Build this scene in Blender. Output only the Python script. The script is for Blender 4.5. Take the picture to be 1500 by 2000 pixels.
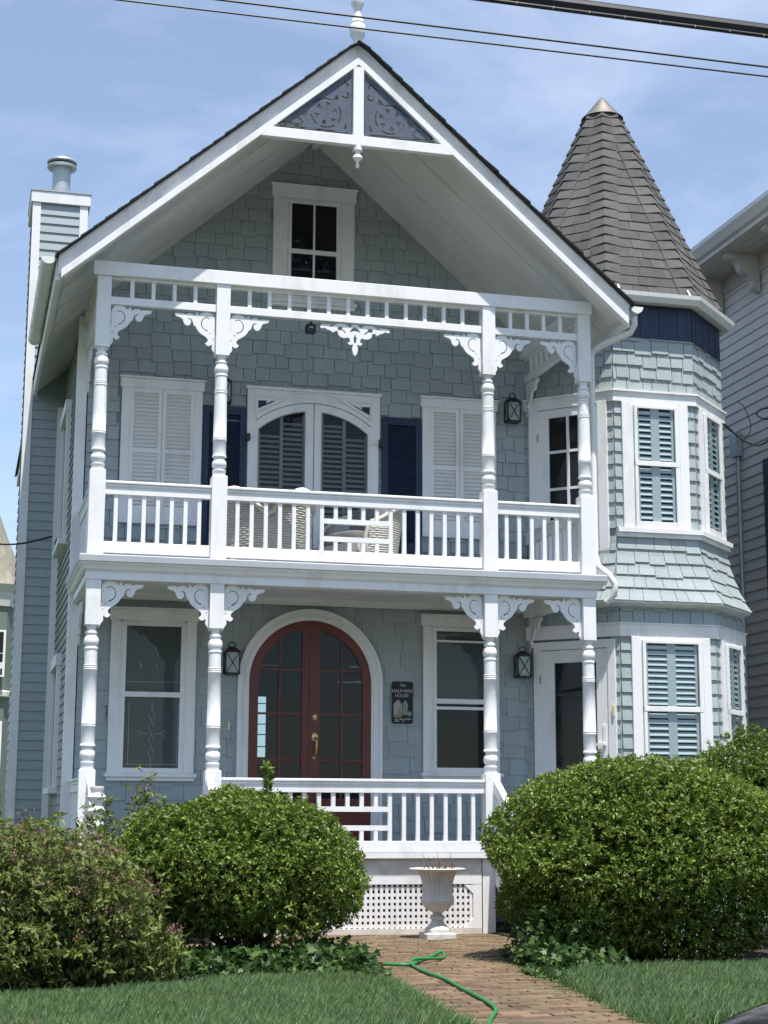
import bpy, bmesh, math, random
import numpy as np
from mathutils import Vector, Matrix
rnd = random.Random(7)
nrg = np.random.default_rng(11)
R = math.radians
for o in list(bpy.data.objects): bpy.data.objects.remove(o)
sc = bpy.context.scene
col = sc.collection

# ------------------------------------------------------------------ camera
YAW, PIT, ROLL = 0.25254, 0.18341, 0.00349
CAM = Vector((-1.295, -17.085, 1.231))
fw = Vector((math.sin(YAW)*math.cos(PIT), math.cos(YAW)*math.cos(PIT), math.sin(PIT)))
r0 = Vector((math.cos(YAW), -math.sin(YAW), 0)); u0 = r0.cross(fw)
rr = r0*math.cos(ROLL)+u0*math.sin(ROLL); uu = -r0*math.sin(ROLL)+u0*math.cos(ROLL)
cd = bpy.data.cameras.new('camera'); cam = bpy.data.objects.new('camera', cd); col.objects.link(cam)
m = Matrix.Identity(4)
for i in range(3):
    m[i][0] = rr[i]; m[i][1] = uu[i]; m[i][2] = -fw[i]; m[i][3] = CAM[i]
cam.matrix_world = m
cd.sensor_fit = 'HORIZONTAL'; cd.sensor_width = 36; cd.lens = 36*3200.1/1500
cd.clip_start = .1; cd.clip_end = 3000
sc.camera = cam

# ------------------------------------------------------------------ sky, sun, exposure
SUN_FROM = Vector((.17, -1.0, 2.97)).normalized()      # points towards the sun
el = math.asin(SUN_FROM.z); az = math.atan2(SUN_FROM.x, SUN_FROM.y)
w = bpy.data.worlds.new('World'); sc.world = w; w.use_nodes = True
nt = w.node_tree; nt.nodes.clear()
out = nt.nodes.new('ShaderNodeOutputWorld'); bg = nt.nodes.new('ShaderNodeBackground')
sky = nt.nodes.new('ShaderNodeTexSky'); sky.sky_type = 'NISHITA'; sky.sun_disc = False
sky.sun_elevation = el; sky.sun_rotation = az; sky.air_density = 1.0; sky.dust_density = .35; sky.ozone_density = 1.4; sky.altitude = 10
tc = nt.nodes.new('ShaderNodeTexCoord'); mp = nt.nodes.new('ShaderNodeMapping'); mp.inputs['Scale'].default_value = (2.2, 2.2, 5.0)
mp.inputs['Rotation'].default_value = (0.5, .9, .3)
nz = nt.nodes.new('ShaderNodeTexNoise'); nz.inputs['Scale'].default_value = 2.1; nz.inputs['Detail'].default_value = 10; nz.inputs['Roughness'].default_value = .58; nz.inputs['Distortion'].default_value = .5
rp = nt.nodes.new('ShaderNodeValToRGB'); rp.color_ramp.elements[0].position = .43; rp.color_ramp.elements[0].color = (.14, .14, .14, 1)
rp.color_ramp.elements[1].position = .78; rp.color_ramp.elements[1].color = (.55, .55, .55, 1)
mx = nt.nodes.new('ShaderNodeMixRGB'); mx.inputs['Color2'].default_value = (5.1, 5.7, 7.1, 1)
L = nt.links
L.new(tc.outputs['Generated'], mp.inputs['Vector']); L.new(mp.outputs['Vector'], nz.inputs['Vector'])
L.new(nz.outputs['Fac'], rp.inputs['Fac']); L.new(rp.outputs['Color'], mx.inputs['Fac'])
L.new(sky.outputs['Color'], mx.inputs['Color1']); L.new(mx.outputs['Color'], bg.inputs['Color'])
bg.inputs['Strength'].default_value = .120
L.new(bg.outputs['Background'], out.inputs['Surface'])
sl = bpy.data.lights.new('sun', 'SUN'); sl.energy = 4.6; sl.angle = R(.53); sl.color = (1, .955, .88)
so = bpy.data.objects.new('sun', sl); col.objects.link(so); so.location = (0, -20, 40)
so.rotation_euler = SUN_FROM.to_track_quat('Z', 'Y').to_euler()
sc.view_settings.view_transform = 'Standard'; sc.view_settings.look = 'None'
sc.view_settings.exposure = 0.60; sc.view_settings.gamma = 1.0
sc.render.engine = 'CYCLES'
sc.render.resolution_x, sc.render.resolution_y = 768, 1024

# ------------------------------------------------------------------ materials
def mat(name, colr, rough=.6, var=.08, scale=3.0, bump=0.0, bscale=60, spec=.4, objvar=0.0, islvar=0.0, col2=None, metal=0.0, stretch=(1, 1, 1), pos=False, lo=.3, hi=.7):
    """painted / natural surface: base colour with noise wear, per object or per piece tone, fine relief"""
    M = bpy.data.materials.new(name); M.use_nodes = True; n = M.node_tree.nodes; l = M.node_tree.links
    b = n['Principled BSDF']; b.inputs['Roughness'].default_value = rough; b.inputs['Metallic'].default_value = metal
    b.inputs['Specular IOR Level'].default_value = spec
    tcn = n.new('ShaderNodeTexCoord'); mpn = n.new('ShaderNodeMapping'); mpn.inputs['Scale'].default_value = stretch
    l.new(n.new('ShaderNodeNewGeometry').outputs['Position'] if pos else tcn.outputs['Object'], mpn.inputs['Vector'])
    ns = n.new('ShaderNodeTexNoise'); ns.inputs['Scale'].default_value = scale; ns.inputs['Detail'].default_value = 6; ns.inputs['Roughness'].default_value = .6
    l.new(mpn.outputs['Vector'], ns.inputs['Vector'])
    mr = n.new('ShaderNodeMapRange'); mr.inputs['From Min'].default_value = lo; mr.inputs['From Max'].default_value = hi
    l.new(ns.outputs['Fac'], mr.inputs['Value'])
    mix = n.new('ShaderNodeMixRGB'); c2 = col2 if col2 else tuple(c*(1-var*2) for c in colr)
    mix.inputs['Color1'].default_value = (*colr, 1); mix.inputs['Color2'].default_value = (*c2, 1)
    l.new(mr.outputs['Result'], mix.inputs['Fac']); last = mix.outputs['Color']
    if objvar or islvar:
        hs = n.new('ShaderNodeHueSaturation')
        src = n.new('ShaderNodeObjectInfo').outputs['Random'] if objvar else n.new('ShaderNodeNewGeometry').outputs['Random Per Island']
        v = objvar or islvar
        m2 = n.new('ShaderNodeMapRange'); m2.inputs['To Min'].default_value = 1-v; m2.inputs['To Max'].default_value = 1+v
        l.new(src, m2.inputs['Value']); l.new(m2.outputs['Result'], hs.inputs['Value']); l.new(last, hs.inputs['Color']); last = hs.outputs['Color']
    l.new(last, b.inputs['Base Color'])
    if bump:
        n2 = n.new('ShaderNodeTexNoise'); n2.inputs['Scale'].default_value = bscale; n2.inputs['Detail'].default_value = 4
        l.new(mpn.outputs['Vector'], n2.inputs['Vector'])
        bp = n.new('ShaderNodeBump'); bp.inputs['Strength'].default_value = bump; bp.inputs['Distance'].default_value = .01
        l.new(n2.outputs['Fac'], bp.inputs['Height']); l.new(bp.outputs['Normal'], b.inputs['Normal'])
    return M

def leafmat(name, ca, cb, cc, rough=.35, tl=.3, spec=.45):
    M = bpy.data.materials.new(name); M.use_nodes = True; n = M.node_tree.nodes; l = M.node_tree.links
    b = n['Principled BSDF']; b.inputs['Roughness'].default_value = rough; b.inputs['Specular IOR Level'].default_value = spec
    g = n.new('ShaderNodeNewGeometry'); rp = n.new('ShaderNodeValToRGB')
    e = rp.color_ramp.elements; e[0].position = 0; e[0].color = (*ca, 1); e[1].position = 1; e[1].color = (*cc, 1)
    k = e.new(.55); k.color = (*cb, 1)
    l.new(g.outputs['Random Per Island'], rp.inputs['Fac']); l.new(rp.outputs['Color'], b.inputs['Base Color'])
    t = n.new('ShaderNodeBsdfTranslucent'); l.new(rp.outputs['Color'], t.inputs['Color'])
    ms = n.new('ShaderNodeMixShader'); ms.inputs['Fac'].default_value = tl
    l.new(b.outputs['BSDF'], ms.inputs[1]); l.new(t.outputs['BSDF'], ms.inputs[2])
    l.new(ms.outputs['Shader'], n['Material Output'].inputs['Surface'])
    return M

def glassmat(name, tint=(.88, .91, .91)):
    M = bpy.data.materials.new(name); M.use_nodes = True; n = M.node_tree.nodes; l = M.node_tree.links
    n.remove(n['Principled BSDF'])
    t = n.new('ShaderNodeBsdfTransparent'); t.inputs['Color'].default_value = (*tint, 1)
    g = n.new('ShaderNodeBsdfGlossy'); g.inputs['Roughness'].default_value = .02
    lw = n.new('ShaderNodeLayerWeight'); lw.inputs['Blend'].default_value = .5
    pw = n.new('ShaderNodeMath'); pw.operation = 'POWER'; pw.inputs[1].default_value = 5; l.new(lw.outputs['Facing'], pw.inputs[0])
    f = n.new('ShaderNodeMath'); f.operation = 'MULTIPLY_ADD'; f.inputs[1].default_value = .9; f.inputs[2].default_value = .013; l.new(pw.outputs[0], f.inputs[0])
    ms = n.new('ShaderNodeMixShader'); l.new(f.outputs[0], ms.inputs['Fac'])
    l.new(t.outputs['BSDF'], ms.inputs[1]); l.new(g.outputs['BSDF'], ms.inputs[2])
    l.new(ms.outputs['Shader'], n['Material Output'].inputs['Surface'])
    return M

BLUE = (.36, .414, .421)
M = dict(
 white=mat('white_paint', (.81, .81, .81), .5, .04, 3.5, .25, 60, col2=(.58, .575, .545), stretch=(1, 1, .3), pos=True, lo=.52, hi=.85),
 whiteold=mat('weathered_white_paint', (.74, .73, .69), .55, .10, 5, .3, 50, col2=(.52, .50, .44)),
 soffit=mat('soffit_paint', (.72, .72, .69), .6, .05, 2, .1, 40, objvar=.06),
 shin=mat('shingle_paint', BLUE, .6, .06, 7, .6, 70, objvar=.055, stretch=(1, 1, .25)),
 shinf=mat('shingle_field_paint', BLUE, .6, .06, 7, .6, 70, islvar=.055, stretch=(1, 1, .25)),
 clap=mat('clapboard_paint', (.355, .41, .425), .5, .05, 3, .15, 60, objvar=.05, stretch=(.3, .3, 1)),
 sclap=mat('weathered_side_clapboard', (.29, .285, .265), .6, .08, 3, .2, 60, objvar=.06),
 under=mat('wall_backing', (.22, .26, .27), .7),
 navy=mat('navy_paint', (.012, .029, .075), .45, .06, 3, .1, 60, objvar=.12),
 fret=mat('slate_blue_paint', (.07, .09, .13), .5, .10, 7, .2, 60, col2=(.105, .125, .16)),
 grey=mat('grey_deck_paint', (.42, .44, .47), .5, .06, 3, .1, 60),
 deckfl=mat('grey_floor_paint', (.25, .27, .29), .5, .08, 4, .2, 50, stretch=(.2, 1, 1)),
 red=mat('oxblood_paint', (.14, .029, .021), .35, .12, 3, .1, 60),
 brass=mat('brass', (.62, .47, .22), .28, .08, 9, metal=1.0),
 black=mat('black_metal', (.018, .018, .018), .4, .1, 8),
 rubber=mat('cable_sheath', (.02, .02, .021), .5, .1, 20),
 dark=mat('dark_room', (.012, .013, .014), .9, .1, 2),  # flat near-black sheets painted in place of real unlit depth
 screen=mat('insect_screen', (.12, .13, .13), .8, .1, 60),
 asph=mat('asphalt_shingle_dark', (.035, .036, .038), .9, .15, 10, .5, 200, objvar=.15),
 troof=mat('weathered_roof_shingle', (.090, .090, .088), .95, .18, 7, .6, 260, objvar=.17, col2=(.122, .119, .112)),
 troofs=mat('weathered_roof_shingle_field', (.090, .090, .088), .95, .18, 7, .6, 260, islvar=.17),
 cap=mat('dull_metal_cap', (.25, .225, .205), .5, .10, 4, metal=.7),
 galv=mat('galvanised_pipe', (.45, .50, .52), .45, .1, 6, metal=.4),
 gut=mat('white_gutter', (.78, .78, .76), .4, .05, 3),
 nsid=mat('neighbour_siding', (.76, .73, .67), .55, .05, 3, .1, 60, objvar=.04),
 ntrim=mat('neighbour_trim', (.62, .60, .55), .6, .08, 4),
 glass=glassmat('window_glass'),
 blind=mat('interior_shutter', (.27, .26, .25), .5, .05, 4),
 teal=mat('interior_shutter_teal', (.66, .725, .755), .5, .05, 4),
 lglass=mat('lantern_glass', (.30, .37, .35), .15, .1, 9, spec=.6),
 wick=mat('white_wicker', (.70, .68, .62), .6, .1, 30, .4, 160),
 cush=mat('grey_cushion', (.22, .22, .22), .9, .12, 9, .3, 200),
 brick=mat('paving_brick', (.185, .112, .073), .9, .2, 2.2, .8, 90, pos=True, objvar=.34, col2=(.125, .104, .058)),
 bricks=mat('paving_brick_field', (.185, .112, .073), .9, .2, 2.2, .8, 90, pos=True, islvar=.34, col2=(.125, .104, .058)),
 joint=mat('sand_joint', (.12, .10, .06), .95, .2, 5, .5, 90, col2=(.05, .075, .02)),
 soil=mat('soil', (.055, .042, .028), 1, .2, 9, .6, 40),
 lawn=mat('lawn_soil', (.045, .075, .022), 1, .2, 6, .5, 60),
 stone=mat('cast_white_stone', (.70, .69, .67), .8, .08, 6, .6, 60, col2=(.47, .46, .43)),
 twig=mat('dry_twig', (.22, .15, .09), .9, .2, 20),
 bark=mat('shrub_bark', (.10, .075, .05), .9, .25, 15, .5, 60),
 hose=mat('green_hose', (.028, .25, .075), .4, .16, 14, .2, 40),
 conc=mat('concrete', (.40, .39, .36), .9, .1, 3, .4, 60),
 road=mat('asphalt_road', (.055, .055, .055), .95, .15, 8, .5, 120),
 land=mat('far_ground', (.035, .042, .022), 1, .2, .2),
 carp=mat('black_car_paint', (.012, .013, .015), .12, .1, 2, spec=.6),
 carg=mat('car_glass', (.01, .012, .014), .04, .1, 2, spec=.7),
 tyre=mat('tyre_rubber', (.02, .02, .02), .85, .1, 9),
 alloy=mat('alloy_rim', (.5, .5, .52), .3, .05, 4, metal=.9),
 slate=mat('slate_sign', (.028, .028, .03), .7, .1, 12),
 chalk=mat('sign_paint', (.42, .42, .40), .8, .15, 30),
 chalkg=mat('sign_paint_green', (.30, .38, .33), .8, .2, 40),
 chalky=mat('sign_paint_ochre', (.40, .33, .17), .8, .2, 40),
 plast=mat('white_plastic', (.62, .63, .62), .4, .03, 5),
 cream=mat('cream_plastic', (.70, .62, .38), .4, .03, 5),
 nroof=mat('pale_slate_roof', (.36, .33, .25), .9, .25, 6, .4, 60, col2=(.20, .19, .16)),
 ngreen=mat('sage_wall', (.17, .21, .17), .8, .1, 4),
 fence=mat('weathered_fence', (.40, .36, .29), .9, .2, 8, .4, 60, objvar=.15),
 lead=mat('lead_came', (.45, .46, .44), .4, .1, 9, metal=.5),
 water=mat('water_drop', (.85, .88, .9), .05, .02, 3, spec=.8),
)
em = bpy.data.materials.new('daylight_glow_mat'); em.use_nodes = True
eb = em.node_tree.nodes['Principled BSDF']; eb.inputs['Base Color'].default_value = (.1, .12, .13, 1)
eb.inputs['Emission Color'].default_value = (.42, .60, .70, 1); eb.inputs['Emission Strength'].default_value = .75  # emission put in for daylight seen through the house
M['daylight'] = em

# ------------------------------------------------------------------ builders
class Frame:
    """wall frame: u along the wall, o out of it, z up"""
    def __init__(s, O, U, N): s.O, s.U, s.N = Vector(O), Vector(U), Vector(N)
    def __call__(s, u, o, z): return s.O+s.U*u+s.N*o+Vector((0, 0, z))
WORLD = Frame((0, 0, 0), (1, 0, 0), (0, 1, 0))
class MB:
    def __init__(s, fr=None): s.v = []; s.f = []; s.fr = fr or WORLD
    def add(s, vs, fs):
        k = len(s.v); s.v += [tuple(p) for p in vs]; s.f += [tuple(i+k for i in f) for f in fs]; return s
    def box(s, u0, u1, o0, o1, z0, z1, fr=None):
        fr = fr or s.fr
        P = [fr(u, o, z) for z in (z0, z1) for o in (o0, o1) for u in (u0, u1)]
        return s.add(P, [(0, 1, 3, 2), (4, 6, 7, 5), (0, 4, 5, 1), (2, 3, 7, 6), (0, 2, 6, 4), (1, 5, 7, 3)])
    def hexa(s, P): return s.add(P, [(0, 1, 3, 2), (4, 6, 7, 5), (0, 4, 5, 1), (2, 3, 7, 6), (0, 2, 6, 4), (1, 5, 7, 3)])
    def poly(s, pts, o0, o1, fr=None):            # convex or simple polygon in (u, z) pulled from o0 to o1
        fr = fr or s.fr; n = len(pts)
        V = [fr(u, o0, z) for u, z in pts]+[fr(u, o1, z) for u, z in pts]
        return s.add(V, [tuple(range(n)), tuple(range(2*n-1, n-1, -1))]+[(i, i+n, (i+1) % n+n, (i+1) % n) for i in range(n)])
    def strip(s, A, B, o0, o1, fr=None):          # band between two (u, z) polylines, thick
        fr = fr or s.fr
        for i in range(len(A)-1): s.poly([A[i], A[i+1], B[i+1], B[i]], o0, o1, fr)
        return s
    def lathe(s, prof, c, n=20, axis=None):
        V = []; F = []
        for r, z in prof:
            for k in range(n): a = 2*math.pi*k/n; V.append((c[0]+r*math.cos(a), c[1]+r*math.sin(a), c[2]+z))
        for i in range(len(prof)-1):
            for k in range(n): F.append((i*n+k, i*n+(k+1) % n, (i+1)*n+(k+1) % n, (i+1)*n+k))
        F.append(tuple(range(n-1, -1, -1))); F.append(tuple(range((len(prof)-1)*n, len(prof)*n)))
        return s.add(V, F)
    def tube(s, pts, r, n=8, closed=False):
        P = [Vector(p) for p in pts]; V = []; F = []; m_ = len(P); up = Vector((0, 0, 1)); prev = None
        for i, p in enumerate(P):
            t = (P[(i+1) % m_]-P[i-1]) if closed else (P[min(i+1, m_-1)]-P[max(i-1, 0)])
            t.normalize()
            if prev is None: a = t.orthogonal().normalized()
            else:
                a = prev-t*prev.dot(t)
                a = a.normalized() if a.length > 1e-5 else t.orthogonal().normalized()
            prev = a; b = t.cross(a); rad = r[i] if isinstance(r, (list, tuple)) else r
            for k in range(n):
                q = 2*math.pi*k/n; V.append(p+(a*math.cos(q)+b*math.sin(q))*rad)
        for i in range(m_ if closed else m_-1):
            j = (i+1) % m_
            for k in range(n): F.append((i*n+k, i*n+(k+1) % n, j*n+(k+1) % n, j*n+k))
        if not closed: F.append(tuple(range(n-1, -1, -1))); F.append(tuple(range((m_-1)*n, m_*n)))
        return s.add(V, F)
    def mesh(s, name, smooth=False):
        me = bpy.data.meshes.new(name); me.from_pydata(s.v, [], s.f)
        if smooth: me.shade_smooth()
        me.update(); return me
    def build(s, name, mt, parent=None, smooth=False, bevel=0):
        bm = bmesh.new(); me = s.mesh(name); bm.from_mesh(me); bmesh.ops.recalc_face_normals(bm, faces=bm.faces); bm.to_mesh(me); bm.free()
        if smooth:
            me.shade_smooth()
            try: me.set_sharp_from_angle(angle=R(38))
            except Exception: pass
        o = obj(name, me, mt, parent)
        if bevel:
            b = o.modifiers.new('edge', 'BEVEL'); b.width = bevel; b.segments = 1; b.limit_method = 'ANGLE'
        return o
def obj(name, me, mt, parent=None, loc=None):
    if mt is not None and len(me.materials) == 0: me.materials.append(M[mt] if isinstance(mt, str) else mt)
    o = bpy.data.objects.new(name, me); col.objects.link(o)
    if loc is not None: o.location = loc
    if parent is not None: setp(o, parent)
    return o
WL = {}
def setp(o, p):
    o.parent = p
    if p.name in WL: o.matrix_parent_inverse = Matrix.Translation(-WL[p.name])
def thing(name, label, cat, loc, group=None):
    o = bpy.data.objects.new(name, None); col.objects.link(o); o.location = loc; WL[o.name] = Vector(loc)
    o.empty_display_size = .2
    return tag(o, label, cat, group)
def tag(o, label, cat, group=None, kind=None):
    if label: o['label'] = label
    if cat: o['category'] = cat
    if group: o['group'] = group
    if kind: o['kind'] = kind
    return o
def copies(name, me, mt, parent, locs):
    return [obj(name, me, mt, parent, l) for l in locs]
def flat_shape(name, outer, holes, thick, fr, o_mid, mt, parent, scale=1.0):
    """a fretwork board cut to outline `outer` (u, z) with `holes`, standing in frame fr"""
    cu = bpy.data.curves.new(name, 'CURVE'); cu.dimensions = '2D'; cu.fill_mode = 'BOTH'; cu.extrude = thick/2
    for pts in [outer]+list(holes):
        sp = cu.splines.new('POLY'); sp.points.add(len(pts)-1); sp.use_cyclic_u = True
        for i, (a, b) in enumerate(pts): sp.points[i].co = (a, b, 0, 1)
    t = bpy.data.objects.new('tmp', cu); col.objects.link(t)
    me = bpy.data.meshes.new_from_object(t.evaluated_get(bpy.context.evaluated_depsgraph_get()))
    bpy.data.objects.remove(t); bpy.data.curves.remove(cu)
    for v in me.vertices: v.co = fr(v.co.x, o_mid+v.co.z, v.co.y)
    me.name = name; me.materials.clear()
    bm = bmesh.new(); bm.from_mesh(me); bmesh.ops.recalc_face_normals(bm, faces=bm.faces); bm.to_mesh(me); bm.free()
    return obj(name, me, mt, parent)
def arc(cx, cz, r, a0, a1, n=16): return [(cx+r*math.cos(R(a0+(a1-a0)*i/n)), cz+r*math.sin(R(a0+(a1-a0)*i/n))) for i in range(n+1)]

# ================================================================== SETTING
def sheet(name, pts, z, mt, th=.05, parent=None):
    o = MB().add([(x, y, z) for x, y in pts]+[(x, y, z-th) for x, y in pts], [tuple(range(len(pts)))]+[(i, i+len(pts), (i+1) % len(pts)+len(pts), (i+1) % len(pts)) for i in range(len(pts))]).build(name, mt, parent)
    if parent is None: o['kind'] = 'structure'
    return o
sheet('ground', [(-600, -400), (600, -400), (600, 900), (-600, 900)], -.42, 'land')
sheet('road', [(-80, -17.9), (80, -17.9), (80, -9.6), (-80, -9.6)], -.37, 'road', .06)
MB().box(-80, 80, -9.6, -9.45, -.6, -.24).build('kerb', 'conc')['kind'] = 'structure'
sheet('pavement', [(-80, -9.45), (80, -9.45), (80, -8.0), (-80, -8.0)], -.24, 'conc', .1)
MB().add([(-30, -8, -.235), (40, -8, -.235), (-30, -7.7, -.02), (40, -7.7, -.02), (-30, 60, -.02), (40, 60, -.02)], [(0, 1, 3, 2), (2, 3, 5, 4)]).build('front_yard', 'lawn')['kind'] = 'structure'
PATH = [(1.35, -2.5), (2.07, -3.05), (1.62, -7.7), (2.73, -7.7), (3.0, -6.1), (3.42, -3.3), (4.75, -2.6), (5.6, -1.9), (5.6, -.03), (-.4, -.03), (-.4, -1.6)]
pth = sheet('brick_path', PATH, -.006, 'joint', .05)
def inpoly(x, y, P):
    c = False; j = len(P)-1
    for i in range(len(P)):
        if (P[i][1] > y) != (P[j][1] > y) and x < (P[j][0]-P[i][0])*(y-P[i][1])/(P[j][1]-P[i][1])+P[i][0]: c = not c
        j = i
    return c

# bricks laid in rows across the path
def brickmesh():
    a, b, h, c = .0985, .046, .03, .004
    m_ = MB(); V = [(-a, -b, -h), (a, -b, -h), (a, b, -h), (-a, b, -h), (-a, -b, -c), (a, -b, -c), (a, b, -c), (-a, b, -c), (-a+c, -b+c, 0), (a-c, -b+c, 0), (a-c, b-c, 0), (-a+c, b-c, 0)]
    m_.add(V, [(0, 1, 5, 4), (1, 2, 6, 5), (2, 3, 7, 6), (3, 0, 4, 7), (4, 5, 9, 8), (5, 6, 10, 9), (6, 7, 11, 10), (7, 4, 8, 11), (8, 9, 10, 11)]); return m_
spots = []
for j in range(75):
    y = -7.66+j*.102
    for i in range(34):
        x = -.6+i*.206+(j % 2)*.103
        if inpoly(x, y, PATH) and y < -.09 and not (x < .9 and y > -1.3): spots.append((x, y))
vis = [s for s in spots if -7.5 < s[1] and 1.2 < s[0] < 4.4]
vis.sort(key=lambda s: s[1]); near = set(vis[:300])
bme = brickmesh().mesh('brick'); bme.materials.append(M['brick']); fld = MB(); bsrc = brickmesh()
for s_ in spots:
    T = Matrix.Translation((s_[0]+rnd.uniform(-.004, .004), s_[1]+rnd.uniform(-.004, .004), .016+rnd.uniform(-.004, .004))) @ Matrix.Rotation(rnd.uniform(-.025, .025), 4, 'Z') @ Matrix.Rotation(rnd.uniform(-.02, .02), 4, 'X')
    if s_ in near:
        o = bpy.data.objects.new('brick', bme); col.objects.link(o); o.parent = pth; o.matrix_local = T
    else: fld.add([T @ Vector(p) for p in bsrc.v], bsrc.f)
tag(fld.build('brick_field', 'bricks', pth), None, None, kind='stuff')

# ================================================================== THE HOUSE
WY = 1.95; XC = 2.69; PX = [0, 1.286, 4.317, 5.468]; FL = .85; DK = 3.885; SLOPE = .872
H = thing('victorian_house', 'pale blue shingled Victorian house with white two-storey gingerbread porch and octagonal corner turret', 'house', (2.7, 1.9, 0))
FW = Frame((0, WY, 0), (1, 0, 0), (0, -1, 0))            # front wall
FP = Frame((0, 0, 0), (1, 0, 0), (0, -1, 0))             # porch front plane
def roofz(x): return 9.805-SLOPE*abs(x-XC)                # top of the roof
def sofz(x): return 9.565-SLOPE*abs(x-XC)                 # underside

# ---- shingles -----------------------------------------------------------------
def clip(poly, hp):
    a, b, c = hp; o = []                                  # keep a*u+b*z <= c
    for i in range(len(poly)):
        p, q = poly[i], poly[(i+1) % len(poly)]; dp = a*p[0]+b*p[1]-c; dq = a*q[0]+b*q[1]-c
        if dp <= 0: o.append(p)
        if dp*dq < 0:
            t = dp/(dp-dq); o.append((p[0]+(q[0]-p[0])*t, p[1]+(q[1]-p[1])*t))
    return o
def shingles(fr, u0, u1, z0, z1, expo, holes, seed, wr=(.13, .30), planes=(), stag=.03, thick=.023, gap=.008, off=0.0):
    """courses of butt-staggered shingles; returns [(area, MB)]"""
    rg = random.Random(seed); res = []; z = z0; n = 0
    while z < z1-.01:
        u = u0-rg.uniform(0, .1); flip = rg.random() < .5
        while u < u1:
            wd = rg.uniform(*wr)
            if u+wd > u1-.05: wd = u1-u+.001
            a, b = max(u, u0)+gap/2, min(u+wd, u1)-gap/2
            flip = not flip if rg.random() < .75 else flip
            zb = z-(stag if flip else 0)+rg.uniform(-.003, .003); zt = min(z+expo+.035, z1+.0)
            u += wd
            if b-a < .02 or zt-zb < .03: continue
            runs = [(a, b)]
            for h in holes:                               # stop short under casings
                if zb >= h[2]-.02 and min(zt, z+expo) <= h[3]+.02:
                    nr = []
                    for p, q in runs:
                        if q <= h[0] or p >= h[1]: nr.append((p, q)); continue
                        if p < h[0]-.01: nr.append((p, h[0]+.02))
                        if q > h[1]+.01: nr.append((h[1]-.02, q))
                    runs = nr
            th = thick*rg.uniform(.85, 1.15)
            for a, b in runs:
                P = [(a, zb), (b, zb), (b, zt), (a, zt)]
                for h in planes: P = clip(P, h)
                if len(P) < 3: continue
                f = lambda q: off+.004+th*(zt-q)/max(zt-zb, 1e-3)
                m_ = MB(fr); k = len(P)
                V = [fr(p[0], f(p[1]), p[1]) for p in P]+[fr(p[0], -.003, p[1]) for p in P]
                m_.add(V, [tuple(range(k))]+[(i, (i+1) % k, (i+1) % k+k, i+k) for i in range(k)])
                res.append(((b-a)*(zt-zb), zb, m_))
        z += expo
    return res
def put_shingles(lst, parent, single, name='shingle', mt='shin', fmt='shinf'):
    rest = MB()
    for ar, zb, m_ in lst:
        if single(zb, m_): m_.build(name, mt, parent)
        else: rest.add(m_.v, m_.f)
    if rest.v: tag(rest.build(name+'_field', fmt, parent), None, None, kind='stuff')

# ---- wall bodies --------------------------------------------------------------
XL = -.10; HB = 11.0
fwall = MB(FW).poly([(XL, 0), (6.2, 0), (6.2, 6.48), (XC, 9.53), (XL, 7.08)], -.15, 0).build('front_wall', 'under', H)
openings = [(.36, 1.38, 4.60, 6.34), (4.05, 5.06, 4.60, 6.34), (1.90, 3.54, 3.95, 6.33), (1.40, 1.9, 4.42, 6.05), (3.56, 4.08, 4.42, 6.05),
            (2.17, 3.23, 7.42, 8.95), (.34, 1.36, 1.64, 3.58), (4.07, 5.04, 1.68, 3.61), (1.90, 3.56, .8, 2.9)]
up = shingles(FW, XL+.1, 5.45, 3.9, 9.5, .168, openings, 3, planes=[(-SLOPE, 1, 9.565-SLOPE*XC), (SLOPE, 1, 9.565+SLOPE*XC)])
put_shingles(up, fwall, lambda z, m_: 5.0 < z < 7.0)
lo = shingles(FW, XL+.1, 5.47, .86, 3.74, .178, openings, 5, wr=(.2, .42), stag=.03, thick=.017, gap=.005)
put_shingles(lo, fwall, lambda z, m_: False, 'wall_shingle')
# left side wall with clapboards
FLW = Frame((XL, WY, 0), (0, 1, 0), (-1, 0, 0))
lwall = MB(FLW).box(0, 9, -.15, 0, 0, 7.0).build('side_wall', 'under', H)
cb = MB(FLW); cb.add([FLW(u, o, z) for z, o in ((0, .024), (.125, .006)) for u in (.02, 4.2)]+[FLW(u, 0, z) for z in (0, .125) for u in (.02, 4.2)], [(0, 1, 3, 2), (0, 4, 5, 1), (0, 2, 6, 4), (1, 5, 7, 3)])
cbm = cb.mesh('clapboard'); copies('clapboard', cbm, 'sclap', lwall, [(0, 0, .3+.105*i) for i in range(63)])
# corner boards
for a, b in ((XL-.03, XL+.09),):
    MB(FW).box(a, b, 0, .035, 0, 7.05).build('corner_board', 'white', H, bevel=.004)
    MB(FLW).box(.002, .10, .0, .027, 0, 6.95).build('corner_board', 'white', H)
# side wall windows, seen edge-on
for zz in ((1.55, 3.0), (4.55, 6.15)):
    sw = MB(FLW); u0_, u1_ = 1.15, 2.1
    sw.box(u0_-.11, u0_, 0, .07, zz[0], zz[1]).box(u1_, u1_+.11, 0, .07, zz[0], zz[1]).box(u0_-.14, u1_+.14, 0, .09, zz[1], zz[1]+.14).box(u0_-.16, u1_+.16, 0, .12, zz[0]-.07, zz[0])
    ww = sw.build('side_window', 'white', H); MB(FLW).box(u0_, u1_, .03, .035, zz[0], zz[1]).build('pane', 'glass', ww); MB(FLW).box(u0_, u1_, .026, .028, zz[0], zz[1]).build('room_dark', 'dark', ww)
# hidden rear and right walls close the body
MB().box(XL, 8.0, HB-.2, HB, 0, 7.0).build('rear_wall', 'under', H)
MB().box(7.8, 8.0, 3.2, HB-.2, 0, 7.4).build('right_wall', 'under', H)

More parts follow.
